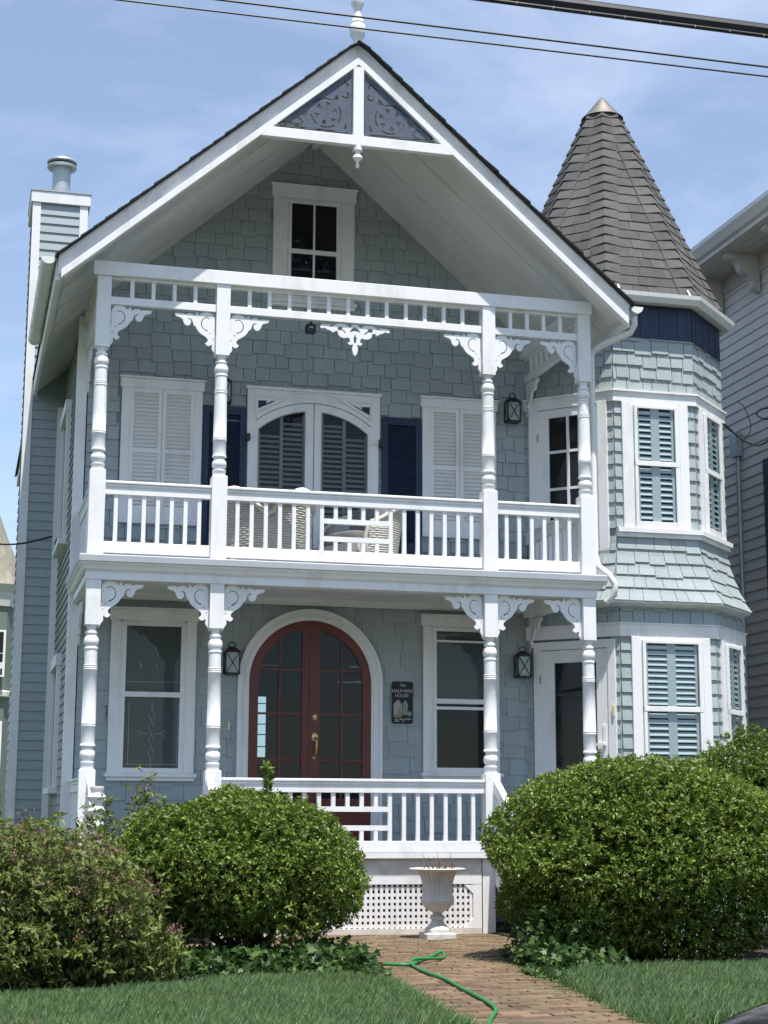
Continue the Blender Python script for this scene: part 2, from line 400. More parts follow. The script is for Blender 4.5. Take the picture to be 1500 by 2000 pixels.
# ---- roof ---------------------------------------------------------------------
YG = -.41; YB = HB+.3
def slope_quad(mb, x0, x1, y0, y1, d0, d1):              # slab between two depths below the roof top
    mb.hexa([(x, y, roofz(x)+d) for d in (d0, d1) for y in (y0, y1) for x in (x0, x1)])
for sgn in (-1, 1):
    e = XC+sgn*3.2
    rf = MB(); slope_quad(rf, XC, e, YG+.03, YB, -.235, -.045); ro = rf.build('roof', 'soffit', H)
    n = 26
    for i in range(n):                                   # shingle courses with stepped rake edge
        t0, t1 = i/n, (i+1)/n; xa, xb = XC+sgn*(3.24*t0-.02), XC+sgn*3.24*t1
        c = MB(); jy = rnd.uniform(-.02, .015); za, zb_ = roofz(xa)-.026, roofz(xb)-.010+rnd.uniform(-.003, .003)
        c.hexa([(xa, YG-.085+jy, za-.012), (xb, YG-.085+jy, zb_-.022), (xa, YB, za-.012), (xb, YB, zb_-.022), (xa, YG-.085+jy, za), (xb, YG-.085+jy, zb_), (xa, YB, za), (xb, YB, zb_)])
        c.build('shingle_course', 'asph', ro)
    # soffit boards run up the slope, laid side by side towards the wall
    ys = [YG+.06, -.10, .27, .64, 1.0, 1.38, 1.72, WY+.02]
    for i in range(len(ys)-1):
        d = .006 if i % 2 else .016
        b = MB(); slope_quad(b, XC, XC+sgn*3.12, ys[i]+.004, ys[i+1]-.004, -.24-d, -.234); b.build('soffit_board', 'soffit', ro)
    b = MB(); slope_quad(b, XC+sgn*2.55, XC+sgn*3.18, WY+.05, 4.6, -.26, -.234); b.build('eave_soffit', 'soffit', ro)
    # rake boards: recessed fascia, projecting lower strip
    for nm, y0, y1, d0, d1, mtn in (('rake_fascia', YG+.015, YG+.05, -.245, -.036, 'white'), ('rake_strip', YG-.045, YG+.05, -.315, -.225, 'white'), ('rake_crown', YG-.012, YG+.02, -.075, -.04, 'white')):
        b = MB(); slope_quad(b, XC, XC+sgn*(3.2 if nm != 'rake_strip' else 3.17), y0, y1, d0, d1); b.build(nm, mtn, H, bevel=.003)
    # eave fascia and half round gutter
    b = MB(); b.box(e-.02, e+.02, YG+.05, 4.6 if sgn < 0 else 1.0, roofz(e)-.29, roofz(e)-.05); b.build('eave_fascia', 'white', H)
    gx, gz, gr = e+sgn*.10, roofz(e)-.05, .078
    y1 = 2.75 if sgn < 0 else .55
    g = MB(); prof = [(gx+gr*math.cos(R(180+15*k)), gz+gr*math.sin(R(180+15*k))) for k in range(13)]
    inn = [(gx+(gr-.012)*math.cos(R(180+15*k)), gz+(gr-.012)*math.sin(R(180+15*k))) for k in range(13)]
    ring = prof+inn[::-1]; k = len(ring)
    g.add([(x, YG+.02, z) for x, z in ring]+[(x, y1, z) for x, z in ring], [(i, (i+1) % k, (i+1) % k+k, i+k) for i in range(k)])
    go = g.build('gutter', 'gut', H, smooth=True)
    for yy in (YG+.018, y1):
        MB().add([(x, yy, z) for x, z in prof]+[(x, yy+.004, z) for x, z in prof], [tuple(range(13)), tuple(range(25, 12, -1))]+[(i, i+1, i+14, i+13) for i in range(12)]+[(12, 0, 13, 25)]).build('end_cap', 'gut', go)
    for yy in np.arange(YG+.3, y1, .55):
        MB().tube([(x, yy, z) for x, z in [(gx+(gr+.004)*math.cos(R(180+30*q)), gz+(gr+.004)*math.sin(R(180+30*q))) for q in range(7)]], .006, 5).build('strap', 'gut', go)
MB().box(XC-.04, XC+.04, YG+.05, WY-.02, 9.46, 9.56).build('ridge_beam', 'soffit', H)

# gable screen: collar beam, king post, pendant, two fretwork panels, finial
GB = Frame((0, YG, 0), (1, 0, 0), (0, -1, 0))
MB(GB).poly([(1.60, 8.53), (3.78, 8.53), (3.66, 8.645), (1.72, 8.645)], -.03, .05).build('collar_beam', 'white', H, bevel=.004)
MB(GB).box(XC-.06, XC+.06, -.03, .045, 8.645, 9.46).build('king_post', 'white', H, bevel=.004)
MB().lathe([(.055, 0), (.055, -.05), (.03, -.065), (.026, -.085), (.052, -.115), (.055, -.135), (.03, -.165), (.014, -.185), (.014, -.20), (.024, -.22), (.018, -.245), (.004, -.255)], (XC, YG, 8.53), 18).build('pendant', 'white', H, smooth=True)
def fret(sgn):
    X0, X1 = .075, 1.02; zb, zt = 8.655, 9.40             # local: u from the king post outwards
    U = lambda u: XC+sgn*u
    hyp = lambda u: zb+.02+(zt-zb)*(1-(u-X0)/(X1-X0))*1.0
    out_ = [(U(X0), zb), (U(X1), zb), (U(X1), zb+.03), (U(X0), zt)]
    holes = []; cx, cz, r = .365, 8.885, .145
    for k in range(6):                                    # wheel: six holes between petals
        a = 60*k+12; r = .128
        A = arc(cx, cz, r, a+17, a+43, 6); B = [(cx+.072*math.cos(R(a+30)), cz+.072*math.sin(R(a+30)))]
        C = [(cx+.105*math.cos(R(a+38)), cz+.105*math.sin(R(a+38)))]
        holes.append([(U(u), z) for u, z in A+C[:0]+[(cx+.10*math.cos(R(a+40)), cz+.10*math.sin(R(a+40)))]+B+[(cx+.10*math.cos(R(a+20)), cz+.10*math.sin(R(a+20)))]])
    def cres(px, pz, rad, a0, a1, t):
        holes.append([(U(u), z) for u, z in arc(px, pz, rad, a0, a1, 9)+arc(px+t*.3, pz+t*.25, rad-t, a1, a0, 9)])
    cres(cx, cz, .175, 150, 215, .014); cres(cx, cz, .175, 235, 290, .014); cres(cx, cz, .175, 305, 350, .014); cres(cx, cz, .178, 60, 110, .014)
    cres(.145, 9.125, .045, 120, 330, .016); cres(.68, 8.745, .055, 60, 300, .018); cres(.84, 8.71, .03, 0, 200, .012); cres(.135, 9.245, .026, 60, 260, .015)
    for a, b in ((.13, .25), (.42, .60), (.64, .86)):      # slots along the rake
        holes.append([(U(a), hyp(a)-.075), (U(b), hyp(b)-.075), (U(b), hyp(b)-.087), (U(a), hyp(a)-.087)])
    for a, b in ((.14, .26), (.47, .60), (.72, .88)): holes.append([(U(a), zb+.022), (U(b), zb+.022), (U(b), zb+.036), (U(a), zb+.036)])
    holes.append([(U(.60), 8.81), (U(.64), 8.84), (U(.56), 8.90)]); holes.append([(U(.22), 9.06), (U(.30), 9.05), (U(.24), 9.12)]); holes.append([(U(.13), 8.80), (U(.17), 8.72), (U(.13), 8.72)])
    return flat_shape('fretwork_panel', out_, holes, .02, GB, .0, 'fret', H)
fret(-1); fret(1)
MB().lathe([(.06, -.25), (.06, 0), (.045, .05), (.05, .09), (.085, .14), (.095, .22), (.085, .27), (.075, .285), (.08, .30), (.055, .36), (.04, .43), (.045, .47), (.07, .52), (.075, .56), (.045, .60), (.03, .70), (.005, .78)], (XC+.06, -.12, 9.86), 20).build('finial', 'white', H, smooth=True)

# ---- porch posts --------------------------------------------------------------
TP = [(.060, 0), (.060, .012), (.046, .03), (.045, .045), (.062, .06), (.066, .075), (.062, .088), (.05, .095), (.068, .11), (.077, .14), (.078, .165), (.068, .192), (.055, .2), (.07, .206), (.073, .222), (.066, .228), (.066, .37), (.071, .374), (.071, .382), (.067, .386), (.071, .390), (.071, .40), (.067, .404), (.071, .408), (.071, .418), (.067, .422), (.071, .68), (.072, .91), (.075, .914), (.075, .922), (.071, .926), (.075, .93), (.075, .94), (.071, .945), (.071, 1.10), (.077, 1.105), (.078, 1.12), (.07, 1.128), (.05, 1.135), (.06, 1.15), (.076, 1.175), (.079, 1.20), (.074, 1.232), (.06, 1.245), (.055, 1.255), (.073, 1.262), (.075, 1.285), (.07, 1.292), (.07, 1.33)]
def posts(name, zb0, zb1, zs, ztop):
    sc_ = (zs-zb1)/1.33
    base = MB().lathe([(r, -z*sc_) for r, z in TP], (0, 0, zs), 20).mesh(name, True)
    try: base.set_sharp_from_angle(angle=R(45))
    except Exception: pass
    for x in PX:
        p = obj(name, base, 'white', H, (x, 0, 0))
        for nm, a, b, hw in (('top_block', zs, ztop, .074), ('base_block', zb0, zb1, .082)):
            q = MB().box(-hw, hw, -hw, hw, a, b-(.012 if nm == 'base_block' else 0))
            if nm == 'base_block': q.add([(-hw, -hw, b-.012), (hw, -hw, b-.012), (hw, hw, b-.012), (-hw, hw, b-.012), (-hw+.014, -hw+.014, b), (hw-.014, -hw+.014, b), (hw-.014, hw-.014, b), (-hw+.014, hw-.014, b)], [(0, 1, 5, 4), (1, 2, 6, 5), (2, 3, 7, 6), (3, 0, 4, 7), (4, 5, 6, 7)])
            o = q.build(nm, 'white'); o.parent = p
posts('balcony_post', DK, 4.80, 6.13, 6.925)
posts('porch_post', FL, 1.69, 3.16, 3.63)

# ---- header beams with spindles -----------------------------------------------
hb = MB().box(-.105, 5.56, -.09, .09, 6.925, 7.075).build('header_beam', 'white', H, bevel=.005)
MB().box(-.12, .20, -.098, -.09, 6.915, 7.07).build('splice_block', 'white', hb)
def spindle_run(fr, u0, u1, n, par):
    MB(fr).box(u0, u1, -.035, .035, 6.615, 6.70).build('frieze_rail', 'white', par, bevel=.004)
    MB(fr).box(u0, u1, -.03, .03, 6.895, 6.925).build('frieze_top', 'white', par)
    sm = None
    for i in range(n):
        u = u0+(u1-u0)*(i+1)/(n+1)
        o = MB(fr).box(u-.02, u+.02, -.022, .022, 6.70, 6.895).build('spindle', 'white', par)
spindle_run(FP, PX[0]+.074, PX[1]-.074, 4, hb); spindle_run(FP, PX[1]+.074, PX[2]-.074, 12, hb); spindle_run(FP, PX[2]+.074, PX[3]-.074, 4, hb)
for sx in (PX[0], PX[3]):
    fs = Frame((sx, 0, 0), (0, 1, 0), (-1, 0, 0))
    sb = MB(fs).box(.09, WY, -.075, .075, 6.925, 7.075).build('return_beam', 'whiteold' if sx == 0 else 'white', H)
    spindle_run(fs, .074, WY-.03, 9, sb)

# ---- gingerbread brackets -----------------------------------------------------
BO = [(300, 700), (322, 600), (318, 430), (318, 330), (335, 260), (370, 205), (430, 168), (530, 155), (620, 175), (690, 215), (728, 252), (745, 212), (778, 180), (812, 212), (830, 265), (870, 232), (925, 215), (990, 213), (1040, 232), (1066, 250), (1110, 232), (1200, 224), (1335, 232), (1322, 275), (1285, 305), (1222, 315), (1170, 335), (1132, 365), (1115, 425), (1080, 480), (1020, 506), (960, 490), (925, 445), (922, 390), (950, 355), (995, 358), (1000, 335), (945, 330), (895, 365), (872, 430), (850, 490), (805, 508), (770, 570), (720, 630), (650, 680), (580, 718), (522, 752), (486, 800), (490, 842), (515, 868), (552, 882), (522, 930), (470, 952), (420, 938), (390, 912), (372, 945), (386, 990), (366, 1040), (322, 1090), (294, 1150), (262, 1205)]
BH = [[(425, 340), (460, 298), (510, 276), (560, 280), (615, 310), (660, 370), (675, 440), (655, 512), (600, 572), (530, 608), (495, 620), (488, 585), (555, 570), (608, 530), (643, 470), (646, 410), (618, 345), (560, 303), (505, 300), (455, 325)], [(425, 640), (450, 640), (450, 662), (420, 690)], [(335, 775), (375, 765), (350, 805)]]
def bracket(par, x, ztop, sgn, fr=FP, sc_=.000428, zs=1.0):
    f = lambda p: (x+sgn*(p[0]-296)*sc_, ztop-(p[1]-160)*sc_*1.12*zs)
    return flat_shape('bracket', [f(p) for p in BO], [[f(p) for p in h] for h in BH], .03, fr, 0.0, 'white', par)
for zt, zs in ((6.612, 1.0), (3.63, 1.02)):
    for i, x in enumerate(PX):
        if i < 3: bracket(H, x+.075, zt, 1, zs=zs)
        if i > 0: bracket(H, x-.075, zt, -1, zs=zs)
for sx in (PX[0], PX[3]):
    fs = Frame((sx, 0, 0), (0, 1, 0), (-1, 0, 0)); bracket(H, WY-.02, 6.61, -1, fs); bracket(H, .075, 6.61, 1, fs); bracket(H, WY-.02, 3.63, -1, fs); bracket(H, .075, 3.63, 1, fs)
# centre drop ornament
HC = [(0, 170), (40, 178), (80, 215), (105, 222), (150, 190), (210, 178), (300, 178), (345, 195), (400, 235), (440, 240), (420, 205), (380, 190), (470, 205), (560, 205), (600, 225), (600, 260), (570, 270), (520, 258), (470, 288), (420, 295), (405, 320), (370, 320), (345, 295), (300, 300), (285, 360), (235, 392), (180, 400), (125, 385), (100, 395), (85, 430), (90, 455), (130, 470), (105, 498), (75, 502), (45, 488), (35, 510), (52, 550), (42, 600), (35, 630), (12, 665), (0, 668)]
f = lambda p, s: (2.772+s*p[0]*.00066, 6.608-(p[1]-168)*.00072)
outl = [f(p, 1) for p in HC]+[f(p, -1) for p in HC[::-1]]
hol = [[f(p, 1) for p in ((0, 210), (45, 230), (80, 270), (90, 305), (50, 285), (0, 278))]+[f(p, -1) for p in ((50, 285), (90, 305), (80, 270), (45, 230))],
       [f(p, 1) for p in ((0, 330), (28, 385), (22, 460), (0, 470))]+[f(p, -1) for p in ((22, 460), (28, 385))]]
for s in (1, -1): hol.append([f(p, s) for p in ((215, 225), (285, 220), (310, 250), (290, 285), (230, 280), (195, 305), (175, 330), (160, 310), (175, 290), (220, 262))])
flat_shape('drop_ornament', outl, hol, .03, FP, 0.0, 'white', H)

# ---- railings -----------------------------------------------------------------
def railing(name, x0, x1, zdeck, n, panel, par, fr=FP):
    zr = zdeck+.80; ztop, zsub, zb1, zb0 = zr, zr-.055, zdeck+.155, zdeck+.035
    t = MB(fr).box(x0, x1, -.055, .06, zr-.03, zr).box(x0, x1, -.045, .045, zr-.065, zr-.03).build(name, 'white', par, bevel=.006)
    MB(fr).box(x0, x1, -.028, .036, zr-.145, zr-.065).build('sub_rail', 'white', t, bevel=.004)
    MB(fr).box(x0, x1, -.03, .032, zb0, zb1).build('bottom_rail', 'white', t, bevel=.004)
    xs = [x0+.05+(x1-x0-.10)*(i+.5)/n for i in range(n)]
    za, zc = zb1, zr-.145; h = zc-za; p1, p2 = za+h*.27, za+h*.66
    for i, x in enumerate(xs):
        segs = [(za, zc)]
        if panel and panel[0] < i < panel[1]: segs = [(za, p1-.025), (p2+.025, zc)]
        for a, b in segs: MB(fr).box(x-.021, x+.021, -.02, .022, a, b).build('baluster', 'white', t)
    if panel:
        for p in (p1, p2): MB(fr).box(xs[panel[0]]+.021, xs[panel[1]]-.021, -.02, .024, p-.027, p+.027).build('panel_rail', 'white', t)
    return t
railing('balcony_railing', PX[0]+.08, PX[1]-.08, DK, 7, None, H)
railing('balcony_railing', PX[1]+.08, PX[2]-.08, DK, 18, (6, 11), H)
railing('balcony_railing', PX[2]+.08, PX[3]-.08, DK, 6, None, H)
railing('porch_railing', PX[1]+.08, PX[2]-.08, .815, 18, (6, 11), H)
for sx in (PX[0], PX[3]):
    railing('return_railing', .08, WY-.03, DK, 11, None, H, Frame((sx, 0, 0), (0, 1, 0), (-1, 0, 0)))
    if sx == 0: railing('return_railing', .08, WY-.03, .815, 11, None, H, Frame((sx, 0, 0), (0, 1, 0), (-1, 0, 0)))

# ---- upper deck, cornice, porch ceiling ----------------------------------------
MB().box(-.17, 5.66, -.165, WY-.03, 3.80, DK).build('balcony_deck', 'grey', H, bevel=.012)
cr = MB(); pr = [(.165, 3.80), (.155, 3.785), (.13, 3.765), (.115, 3.735), (.098, 3.725), (.09, 3.715)]
for a, b in zip(pr[:-1], pr[1:]):
    cr.add([(-a[0]+.0, -a[0], a[1]), (5.49+a[0], -a[0], a[1]), (5.49+b[0], -b[0], b[1]), (-b[0], -b[0], b[1]), (-a[0], 1.9, a[1]), (-b[0], 1.9, b[1]), (5.49+a[0], 1.9, a[1]), (5.49+b[0], 1.9, b[1])], [(0, 1, 2, 3), (0, 3, 5, 4), (1, 6, 7, 2)])
cr.build('deck_cornice', 'white', H)
MB().box(-.085, 5.555, -.085, .085, 3.63, 3.80).build('porch_beam', 'white', H, bevel=.004)
for sx in (PX[0], PX[3]): MB().box(sx-.08, sx+.08, .085, WY-.02, 3.63, 3.795).build('porch_return_beam', 'white', H)
pc = MB().box(-.02, 5.5, .086, WY-.01, 3.775, 3.798).build('porch_ceiling', 'soffit', H)
for i in range(13): MB().box(.09, 5.39, .09+i*.142, .09+i*.142+.136, 3.766, 3.775).build('ceiling_plank', 'soffit', pc)
MB().add([(.08, WY-.025, 3.69), (5.4, WY-.025, 3.69), (.08, WY-.04, 3.69), (5.4, WY-.04, 3.69), (.08, WY-.12, 3.768), (5.4, WY-.12, 3.768), (.08, WY-.025, 3.768), (5.4, WY-.025, 3.768)], [(0, 1, 3, 2), (2, 3, 5, 4), (4, 5, 7, 6), (0, 2, 4, 6), (1, 7, 5, 3)]).build('cove_moulding', 'soffit', H)

# ---- ground floor deck, skirt, lattice, stairs -----------------------------------
gf = MB().box(-.10, 5.57, -.12, WY-.02, .79, .82).build('porch_floor', 'deckfl', H)
MB().box(-.11, 5.58, -.135, -.12, .795, .85).build('floor_nosing', 'white', gf)
sk = MB().box(PX[1]-.1, 4.18, -.075, -.05, .61, .79).build('skirt_board', 'whiteold', H)
MB().box(PX[1]-.1, 4.18, -.082, -.05, .526, .607).build('skirt_rail', 'white', sk)
MB().box(PX[1]-.1, 4.18, -.082, -.05, -.02, .075).build('skirt_base_board', 'whiteold', sk)
MB().box(4.085, 4.18, -.08, -.05, .075, .526).build('skirt_stile', 'white', sk)
MB().box(PX[1]-.1, PX[1], -.08, -.05, .075, .526).build('skirt_stile', 'white', sk)
for (cx, cz, sx, sz) in ((4.085, .526, -1, -1), (4.085, .075, -1, 1)):     # cut-in corner pieces
    MB(FP).poly([(cx, cz), (cx+sx*.10, cz), (cx+sx*.075, cz+sz*.03), (cx+sx*.03, cz+sz*.07), (cx, cz+sz*.10)], .05, .078).build('lattice_corner', 'white', sk)
lt = MB()
x = PX[1]
while x < 4.085:
    lt.box(x, x+.032, -.068, -.06, .07, .53); x += .0575
z = .085
while z < .52:
    lt.box(PX[1], 4.09, -.06, -.052, z, z+.034); z += .063
tag(lt.build('lattice', 'white', sk), None, None, kind='stuff')
MB().box(4.195, 4.335, -.07, -.045, -.01, .79).build('skirt_end_board', 'white', sk)
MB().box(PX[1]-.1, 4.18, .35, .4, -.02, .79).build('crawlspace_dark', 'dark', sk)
for nm, x0, x1 in (('left', .08, 1.2), ('right', 4.40, 5.40)):
    for i in range(4):
        zt = .82-.2*(i+1)
        if zt < .05: continue
        st = MB().box(x0, x1, -.13-.29*(i+1), -.10-.29*i, zt-.03, zt).build('stair_tread', 'deckfl', H)
        MB().box(x0+.02, x1-.02, -.12-.29*i, -.10-.29*i, zt, zt+.18).build('riser', 'white', st)
    for xs in (x0-.07, x1+.02):
        MB(Frame((xs, 0, 0), (0, -1, 0), (1, 0, 0))).poly([(.08, .82), (.18, .82), (1.22, .10), (1.22, -.01), (.95, -.01), (.08, .52)], 0, .05).build('stair_stringer', 'white', H)
        fr = Frame((xs+.02, 0, 0), (0, -1, 0), (1, 0, 0))
        hr = MB(fr).poly([(.06, 1.60), (.10, 1.60), (1.1, .98), (1.1, .89), (.06, 1.50)], -.03, .04).build('stair_handrail', 'white', H)
        for k in range(6):
            q = .2+k*.14; MB(fr).box(q-.02, q+.02, -.01, .03, .82-.69*(q-.08)-.05, 1.60-.62*(q-.1)-.04).build('baluster', 'white', hr)
MB().lathe([(.075, -1.5), (.075, -.55), (.06, -.53), (.07, -.45), (.075, -.35), (.062, -.30), (.075, -.26), (.085, -.23), (.07, -.20), (.055, -.17), (.06, -.15), (.085, -.125), (.09, -.10), (.07, -.075), (.055, -.06), (.058, -.045), (.068, -.03), (.066, 0)], (.02, -1.1, 1.50), 20).build('stair_newel', 'white', H, smooth=True)
MB().lathe([(.075, -1.3), (.075, -.55), (.06, -.53), (.075, -.35), (.062, -.30), (.085, -.23), (.055, -.17), (.09, -.10), (.055, -.06), (.066, 0)], (1.22, -1.16, 1.12), 16).build('stair_newel', 'white', H, smooth=True)

# ---- windows and doors ------------------------------------------------------------
def sash(fr, par, u0, u1, z0, z1, o, fwid=.045, bot=.06, muntin=(), hbars=(), mt='white', leading=None):
    f_ = MB(fr).box(u0, u0+fwid, o, o+.032, z0, z1).box(u1-fwid, u1, o, o+.032, z0, z1).box(u0+fwid, u1-fwid, o, o+.030, z0, z0+bot).box(u0+fwid, u1-fwid, o, o+.030, z1-fwid, z1)
    s = f_.build('sash', mt, par, bevel=.003)
    MB(fr).box(u0+fwid, u1-fwid, o+.010, o+.013, z0+bot, z1-fwid).build('pane', 'glass', par)
    for mu in muntin: MB(fr).box(mu-.012, mu+.012, o+.004, o+.028, z0+bot, z1-fwid).build('muntin', mt, par)
    for hz in hbars: MB(fr).box(u0+fwid, u1-fwid, o+.005, o+.027, hz-.012, hz+.012).build('muntin', mt, par)
def louvers(fr, par, u0, u1, z0, z1, o, pitch, mt, name='slat', dep=.03, th=.006, tilt=.022):
    w_ = u1-u0; P = []
    for zz, oo in ((0, dep), (th, dep+.002), (tilt+th, 0), (tilt, -.002)): P += [fr(u, oo, zz)-fr(0, 0, 0) for u in (u0, u1)]
    me = MB().add(P, [(0, 1, 3, 2), (2, 3, 5, 4), (4, 5, 7, 6), (6, 7, 1, 0), (0, 2, 4, 6), (1, 7, 5, 3)]).mesh(name)
    n = max(1, int((z1-z0)/pitch))
    copies(name, me, mt, par, [fr(0, o, z0+(z1-z0)*(i+.25)/n) for i in range(n)])
def casing(fr, name, u0, u1, z0, z1, cw, par, out_=.05, head='cap', headh=.13, sill=True, mt='white', off=0.0, low=None):
    w_ = MB(fr).box(u0-cw, u0, off, out_, z0, z1).build(name, mt, par, bevel=.004)
    MB(fr).box(u1, u1+cw, off, out_, z0, z1).build('side_casing', mt, w_, bevel=.004)
    if head == 'cap':
        MB(fr).box(u0-cw-.02, u1+cw+.02, off, out_+.012, z1, z1+headh).build('head_board', mt, w_, bevel=.004)
        MB(fr).box(u0-cw-.035, u1+cw+.035, off, out_+.035, z1+headh, z1+headh+.022).build('drip_cap', mt, w_)
    if sill:
        MB(fr).box(u0-cw-.03, u1+cw+.03, off, out_+.05, z0-.045, z0).build('sill', mt, w_, bevel=.006)
        MB(fr).box(u0-cw-.01, u1+cw+.01, off, out_+.015, z0-.085, z0-.045).build('apron', mt, w_)
    return w_
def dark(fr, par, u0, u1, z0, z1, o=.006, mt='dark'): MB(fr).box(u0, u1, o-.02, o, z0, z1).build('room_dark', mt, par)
def double_hung(fr, name, u0, u1, z0, z1, zm, cw, par, muntins=(0, 0), head='cap', sill=True, blind=None, headh=.13):
    w_ = casing(fr, name, u0, u1, z0, z1, cw, par, .055, head, headh, sill)
    MB(fr).box(u0, u0+.02, .0, .05, z0, z1).box(u1-.02, u1, 0, .05, z0, z1).box(u0, u1, 0, .05, z1-.02, z1).build('jamb', 'white', w_)
    mid = (u0+u1)/2
    bo = .026 if not blind else .012
    sash(fr, w_, u0+.02, u1-.02, zm-.02, z1-.02, .042 if blind else .034, muntin=[mid] if muntins[0] else ())
    sash(fr, w_, u0+.02, u1-.02, z0, zm+.025, .036 if blind else .03, muntin=[mid] if muntins[1] else ())
    dark(fr, w_, u0+.01, u1-.01, z0, z1, .024)
    return w_

# gable window
double_hung(FW, 'gable_window', 2.345, 3.045, 7.46, 8.78, 8.08, .165, H, (1, 1), headh=.15)
# closed white louvred shutters in window casings
for k, (u0, u1, zt) in enumerate(((.40, 1.36, 6.22), (4.09, 5.05, 6.22))):
    w_ = casing(FW, 'shuttered_window', u0+.10, u1-.10, 4.60, zt, .10, H, .05, 'cap', .115, False)
    MB(FW).box(u0, u1, 0, .052, 4.59, 4.66).build('sill', 'white', w_)
    dark(FW, w_, u0+.1, u1-.1, 4.62, zt, .027, 'soffit')
    mid = (u0+u1)/2
    for a, b in ((u0+.10, mid-.003), (mid+.003, u1-.10)):
        s = MB(FW).box(a, a+.045, .028, .052, 4.66, zt).box(b-.045, b, .028, .052, 4.66, zt).box(a+.045, b-.045, .028, .05, zt-.055, zt).box(a+.045, b-.045, .028, .05, 4.66, 4.80).box(a+.045, b-.045, .028, .05, 5.435, 5.495).build('shutter', 'white', w_)
        louvers(FW, w_, a+.045, b-.045, 4.80, 5.435, .026, .047, 'white', dep=.018); louvers(FW, w_, a+.045, b-.045, 5.495, zt-.055, .026, .047, 'white', dep=.018)
# navy shutters flanking the arched window
for a, b in ((1.37, 1.89), (3.575, 4.075)):
    s = MB(FW).box(a, a+.075, .025, .062, 4.38, 6.06).box(b-.075, b, .025, .062, 4.38, 6.06).box(a+.075, b-.075, .025, .06, 5.96, 6.06).box(a+.075, b-.075, .025, .06, 4.38, 4.50).build('navy_shutter', 'navy', H, bevel=.003)
    MB(FW).box(a+.06, b-.06, .02, .028, 4.45, 6.0).build('back_panel', 'navy', s)
    louvers(FW, s, a+.075, b-.075, 4.5, 5.96, .03, .034, 'navy', dep=.022, tilt=.018)
for u, z in ((1.905, 5.70), (3.555, 5.72)): MB(FW).box(u-.025, u+.03, .05, .085, z-.05, z+.04).build('shutter_hinge', 'black', H)
# arched window
AW = casing(FW, 'arched_window', 2.01, 3.43, 3.95, 5.70, .10, H, .06, None, 0, False)
ax, az_, ar = 2.72, 5.03, 1.135                           # segmental arch centre and radius
A = [(x, az_+math.sqrt(ar**2-(x-ax)**2)) for x in np.linspace(2.01, 3.43, 25)]
za = A[0][1]
ring = [(x, az_-.0+math.sqrt((ar-.06)**2-(x-ax)**2)) for x in np.linspace(2.01, 3.43, 25)]
head = flat_shape('arch_head', [(1.90, 5.69), (1.90, 6.30), (3.545, 6.30), (3.545, 5.69), (3.43, 5.69)]+A[::-1]+[(2.01, 5.69)], [[(2.03, 6.165), (2.24, 6.165), (2.03, 6.06)], [(3.42, 6.165), (3.21, 6.165), (3.42, 6.06)]], .05, FW, .035, 'white', AW)
MB(FW).box(1.88, 3.565, .0, .085, 6.30, 6.335).build('drip_cap', 'white', AW)
MB(FW).strip([(x, z+.055) for x, z in A], A, .06, .085).build('arch_mould', 'white', AW)
MB(FW).strip([(x, z+.155) for x, z in A[2:-2]], [(x, z+.125) for x, z in A[2:-2]], .06, .074).build('arch_mould', 'white', AW)
for s in (-1, 1):
    tri = [(ax+s*.73, 6.23), (ax+s*.28, 6.235), (ax+s*.73, 5.99)]; tri2 = [(ax+s*.715, 6.21), (ax+s*.40, 6.213), (ax+s*.715, 6.025)]
    flat_shape('spandrel_mould', tri, [tri2], .014, FW, .066, 'white', AW)
    MB(FW).poly([(ax+s*.70, 6.168), (ax+s*.46, 6.168), (ax+s*.70, 6.05)], .01, .035).build('spandrel_glass', 'navy', AW)
dark(FW, AW, 2.0, 3.44, 3.95, 6.1, .006)
for s in (-1, 1):                                          # two casements under the arch
    g0, g1 = (2.035, 2.612) if s < 0 else (2.812, 3.392)
    xs = list(np.linspace(g0, g1, 13)); gz = lambda x: az_+math.sqrt((ar-.10)**2-(x-ax)**2)
    o0, o1 = (2.01, 2.715) if s < 0 else (2.725, 3.43)
    oz = lambda x: az_+math.sqrt((ar-.005)**2-(x-ax)**2)
    outer = [(o0, 3.97), (o1, 3.97)]+[(x, oz(x)) for x in np.linspace(o1, o0, 15)]
    inner = [(g0, 4.2), (g1, 4.2)]+[(x, gz(x)) for x in xs[::-1]]
    flat_shape('casement', outer, [inner], .03, FW, .045, 'white', AW)
    rim = [(x+(.012 if x < (g0+g1)/2 else -.012), z-.012) for x, z in inner]
    flat_shape('glazing_bead', inner, [[(g0+.014, 4.214), (g1-.014, 4.214)]+[(x, gz(x)-.014) for x in np.linspace(g1-.014, g0+.014, 13)]], .02, FW, .058, 'blind', AW)
    MB(FW).poly([(u, z) for u, z in inner], .050, .053).build('pane', 'glass', AW)
    mid = (g0+g1)/2
    for a, b in ((g0+.03, mid-.02), (mid+.02, g1-.03)):
        louvers(FW, AW, a, b, 4.25, min(gz(a), gz(b))-.07, .012, .062, 'blind', dep=.024, th=.008, tilt=.03)
    MB(FW).box(mid-.02, mid+.02, .016, .04, 4.2, gz(mid)-.01).build('blind_stile', 'blind', AW)
    for a in (g0, g1-.03): MB(FW).box(a, a+.03, .016, .04, 4.2, gz(a)-.04).build('blind_stile', 'blind', AW)
